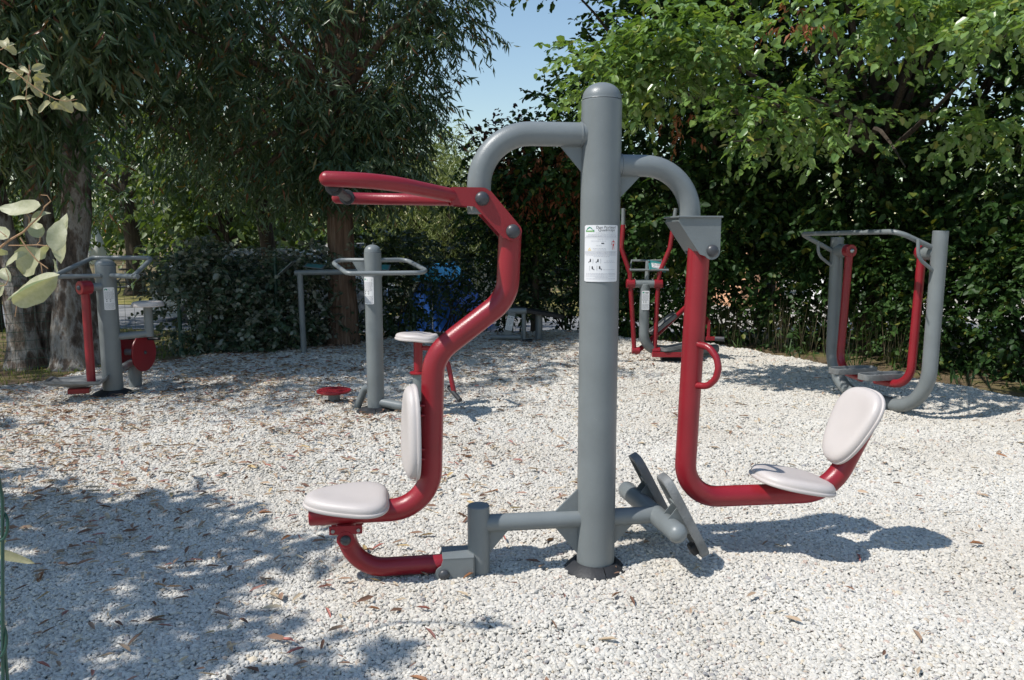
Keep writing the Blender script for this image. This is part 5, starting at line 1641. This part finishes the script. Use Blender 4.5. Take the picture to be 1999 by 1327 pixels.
NEAR_LEAVES = [((-0.767, 1.3, 1.451), (-0.849, 1.32, 1.448), 0.0231, 20),((-0.795, 1.34, 1.45), (-0.862, 1.36, 1.436), 0.019, 60),((-0.808, 1.33, 1.428), (-0.787, 1.35, 1.449), 0.0157, -30),((-0.811, 1.36, 1.4), (-0.837, 1.38, 1.429), 0.0193, 20),((-0.742, 1.28, 1.381), (-0.742, 1.3, 1.432), 0.0227, 10),((-0.748, 1.3, 1.361), (-0.744, 1.32, 1.444), 0.0231, -20),((-0.826, 1.3, 1.4), (-0.863, 1.32, 1.419), 0.0169, 10),((-0.819, 1.36, 1.383), (-0.862, 1.38, 1.339), 0.037, 0),((-0.831, 1.38, 1.381), (-0.827, 1.4, 1.377), 0.0212, 30),((-0.817, 1.32, 1.379), (-0.867, 1.34, 1.356), 0.014, 30),((-0.717, 1.24, 1.348), (-0.815, 1.26, 1.305), 0.022, 55),((-0.738, 1.27, 1.338), (-0.827, 1.29, 1.289), 0.0285, -35),((-0.758, 1.29, 1.323), (-0.806, 1.31, 1.294), 0.0168, 20),((-0.753, 1.3, 1.367), (-0.763, 1.32, 1.345), 0.0138, 40),((-0.85, 1.31, 1.326), (-0.882, 1.33, 1.303), 0.0186, 0),((-0.872, 1.34, 1.388), (-0.874, 1.36, 1.375), 0.0143, 0),((-0.898, 1.4, 1.331), (-0.929, 1.42, 1.35), 0.0149, 20),]
NEAR_TWIGS = [
[((-0.853, 1.3, 1.379), 0.0022), ((-0.83, 1.3, 1.397), 0.0018), ((-0.803, 1.3, 1.412), 0.0015), ((-0.79, 1.3, 1.424), 0.0014), ((-0.774, 1.3, 1.438), 0.0012), ((-0.765, 1.3, 1.453), 0.0011), ((-0.754, 1.3, 1.462), 0.0009), ((-0.759, 1.3, 1.471), 0.0008), ((-0.77, 1.3, 1.472), 0.0006)] ,
[((-0.809, 1.3, 1.403), 0.0014), ((-0.799, 1.3, 1.385), 0.0012), ((-0.784, 1.3, 1.365), 0.0011), ((-0.767, 1.3, 1.352), 0.0009)] ,
[((-0.829, 1.3, 1.39), 0.0011), ((-0.805, 1.3, 1.39), 0.0009), ((-0.782, 1.3, 1.391), 0.0009), ((-0.764, 1.3, 1.389), 0.0008), ((-0.754, 1.3, 1.382), 0.0006)] ,
[((-0.792, 1.3, 1.426), 0.0008), ((-0.792, 1.3, 1.436), 0.0006), ((-0.798, 1.3, 1.444), 0.0005)] ,
[((-0.784, 1.3, 1.39), 0.0006), ((-0.777, 1.3, 1.397), 0.0006), ((-0.776, 1.3, 1.405), 0.0005)] ,
[((-0.778, 1.3, 1.361), 0.0008), ((-0.777, 1.3, 1.345), 0.0006), ((-0.782, 1.3, 1.336), 0.0006)] ,
[((-0.753, 1.3, 1.336), 0.0006), ((-0.756, 1.3, 1.33), 0.0006), ((-0.766, 1.3, 1.323), 0.0005)] ,
[((-0.858, 1.3, 1.321), 0.0009), ((-0.839, 1.3, 1.325), 0.0008), ((-0.833, 1.3, 1.336), 0.0006), ((-0.837, 1.3, 1.352), 0.0006)] ,
[((-0.826, 1.3, 1.399), 0.0009), ((-0.833, 1.3, 1.406), 0.0008), ((-0.844, 1.3, 1.415), 0.0006)] ,
[((-0.824, 1.3, 1.29), 0.0006), ((-0.828, 1.3, 1.272), 0.0006)] ,]
UP_LEAVES = [((-1.253, 2.1, 1.83), (-1.296, 2.13, 1.854), 0.0098, 0),((-1.243, 2.1, 1.835), (-1.224, 2.13, 1.854), 0.0138, 20),((-1.235, 2.1, 1.837), (-1.238, 2.13, 1.834), 0.0098, 0),((-1.257, 2.1, 1.83), (-1.318, 2.13, 1.819), 0.0177, -20),((-1.269, 2.1, 1.822), (-1.311, 2.13, 1.813), 0.0118, 30),((-1.238, 2.1, 1.822), (-1.212, 2.13, 1.828), 0.0088, 40),((-1.231, 2.1, 1.822), (-1.214, 2.13, 1.81), 0.0079, 20),((-1.254, 2.1, 1.819), (-1.27, 2.13, 1.795), 0.0197, 0),((-1.244, 2.1, 1.815), (-1.234, 2.13, 1.81), 0.0216, 20),((-1.24, 2.1, 1.804), (-1.236, 2.13, 1.791), 0.0236, 0),((-1.252, 2.1, 1.797), (-1.292, 2.13, 1.782), 0.0138, 30),((-1.246, 2.1, 1.793), (-1.233, 2.13, 1.772), 0.0216, -30),((-1.263, 2.1, 1.767), (-1.331, 2.13, 1.765), 0.0098, 20),((-1.264, 2.1, 1.762), (-1.258, 2.13, 1.776), 0.0098, 0),((-1.258, 2.1, 1.758), (-1.266, 2.13, 1.723), 0.0118, 30),((-1.202, 2.1, 1.754), (-1.254, 2.13, 1.731), 0.0216, 20),((-1.189, 2.1, 1.767), (-1.19, 2.13, 1.785), 0.0118, 0),((-1.188, 2.1, 1.756), (-1.193, 2.13, 1.738), 0.0256, 0),((-1.166, 2.1, 1.767), (-1.167, 2.13, 1.727), 0.0275, 10),((-1.144, 2.1, 1.752), (-1.124, 2.13, 1.737), 0.0138, 10),((-1.138, 2.1, 1.767), (-1.166, 2.13, 1.767), 0.0098, 0),((-1.161, 2.1, 1.76), (-1.181, 2.13, 1.774), 0.0079, 0),((-1.306, 2.1, 1.892), (-1.331, 2.13, 1.923), 0.0216, 10),((-1.302, 2.1, 1.895), (-1.296, 2.13, 1.909), 0.0098, 0),((-1.303, 2.1, 1.89), (-1.295, 2.13, 1.882), 0.0177, 0),((-1.287, 2.1, 1.833), (-1.332, 2.13, 1.843), 0.0098, 0),((-1.203, 2.1, 1.786), (-1.225, 2.13, 1.78), 0.0118, 0),]
UP_TWIGS = [
[((-1.359, 2.1, 1.872), 0.002), ((-1.323, 2.1, 1.853), 0.0016), ((-1.287, 2.1, 1.83), 0.0014), ((-1.255, 2.1, 1.804), 0.0012), ((-1.222, 2.1, 1.78), 0.001), ((-1.188, 2.1, 1.762), 0.001), ((-1.159, 2.1, 1.756), 0.0008), ((-1.13, 2.1, 1.761), 0.0006)] ,
[((-1.255, 2.1, 1.806), 0.0012), ((-1.249, 2.1, 1.83), 0.001), ((-1.248, 2.1, 1.848), 0.001)] ,
[((-1.257, 2.1, 1.806), 0.0008), ((-1.261, 2.1, 1.776), 0.0008), ((-1.265, 2.1, 1.762), 0.0006), ((-1.25, 2.1, 1.749), 0.0004)] ,
[((-1.349, 2.1, 1.877), 0.0012), ((-1.316, 2.1, 1.886), 0.001), ((-1.305, 2.1, 1.894), 0.0008)] ,
[((-1.202, 2.1, 1.773), 0.0006), ((-1.201, 2.1, 1.756), 0.0004)] ,
]

for k, (bs, tp, wd, rl_) in enumerate(NEAR_LEAVES):
    bigleaf(bs, tp, wd * 1.32, rl_, M['silver'], sb, sb_b, 200 + k, (k * 0.37) % 1.0)
for k, (bs, tp, wd, rl_) in enumerate(UP_LEAVES):
    bigleaf(bs, tp, wd * 1.3, rl_, M['silveryoung'], sb, sb_b, 300 + k, (k * 0.41) % 1.0)
for k, (bs, tp, wd) in enumerate((((-0.87, 1.22, 0.905), (-0.790, 1.24, 0.868), 0.016), ((-0.87, 1.22, 0.895), (-0.828, 1.23, 0.910), 0.02), ((-0.87, 1.22, 0.86), (-0.838, 1.22, 0.815), 0.026))):
    bigleaf(bs, tp, wd, 20 * k, M['silveryoung'], sb, sb_b, 400 + k, 0.9)
for tw_ in NEAR_TWIGS + UP_TWIGS:
    MB().tube([Vector(q[0]) - Vector(sb_b) for q in tw_], [q[1] for q in tw_], 10).build('twig', M['twig'], sb)
for pts, r0 in (([(-3.3, 1.2, 1.3), (-2.0, 1.3, 1.30), (-1.2, 1.3, 1.33), (-0.853, 1.3, 1.379)], 0.012), ([(-3.4, 1.2, 1.9), (-2.3, 1.8, 1.98), (-1.7, 2.1, 1.95), (-1.359, 2.1, 1.872)], 0.012),
                ([(-2.3, 1.8, 1.98), (-1.7, 2.1, 1.97), (-1.349, 2.1, 1.877)], 0.006), ([(-3.3, 1.2, 0.9), (-1.8, 1.25, 0.86), (-0.865, 1.22, 0.895)], 0.006), ([(-2.0, 1.3, 1.30), (-1.2, 1.3, 1.27), (-0.858, 1.3, 1.321)], 0.006)):
    MB().tube([Vector(q) - Vector(sb_b) for q in pts], [r0 + (0.002 - r0) * k / (len(pts) - 1) for k in range(len(pts))], 10).build('branch', M['twig'], sb)
sc_ = [((-4.75, 1.7, 3.7), (1.10, 1.15, 0.7), 3), ((-7.0, 3.3, 4.2), (1.1, 0.8, 0.6), 1.0), ((-3.35, 0.75, 3.4), (0.62, 0.5, 0.5), 1.0)]
mb = MB(); limbs(mb, rng, sb_b, (-0.1, 0, 1.8), [loc(q, sb_b) for q in clump_tips(rng, sc_, 14)], 0.04, 0.008, 6)
mb.build('limb', M['bark_dark'], sb)['kind'] = 'stuff'
crown_obj('crown', [broad_sprays(rng, sc_, 95, 11, 0.2, k=10, L=0.10, W=0.06, lens=(0.2, 0.45), shell=0.1)], M['silver'], sb, 'oval', rng, off=sb_b)
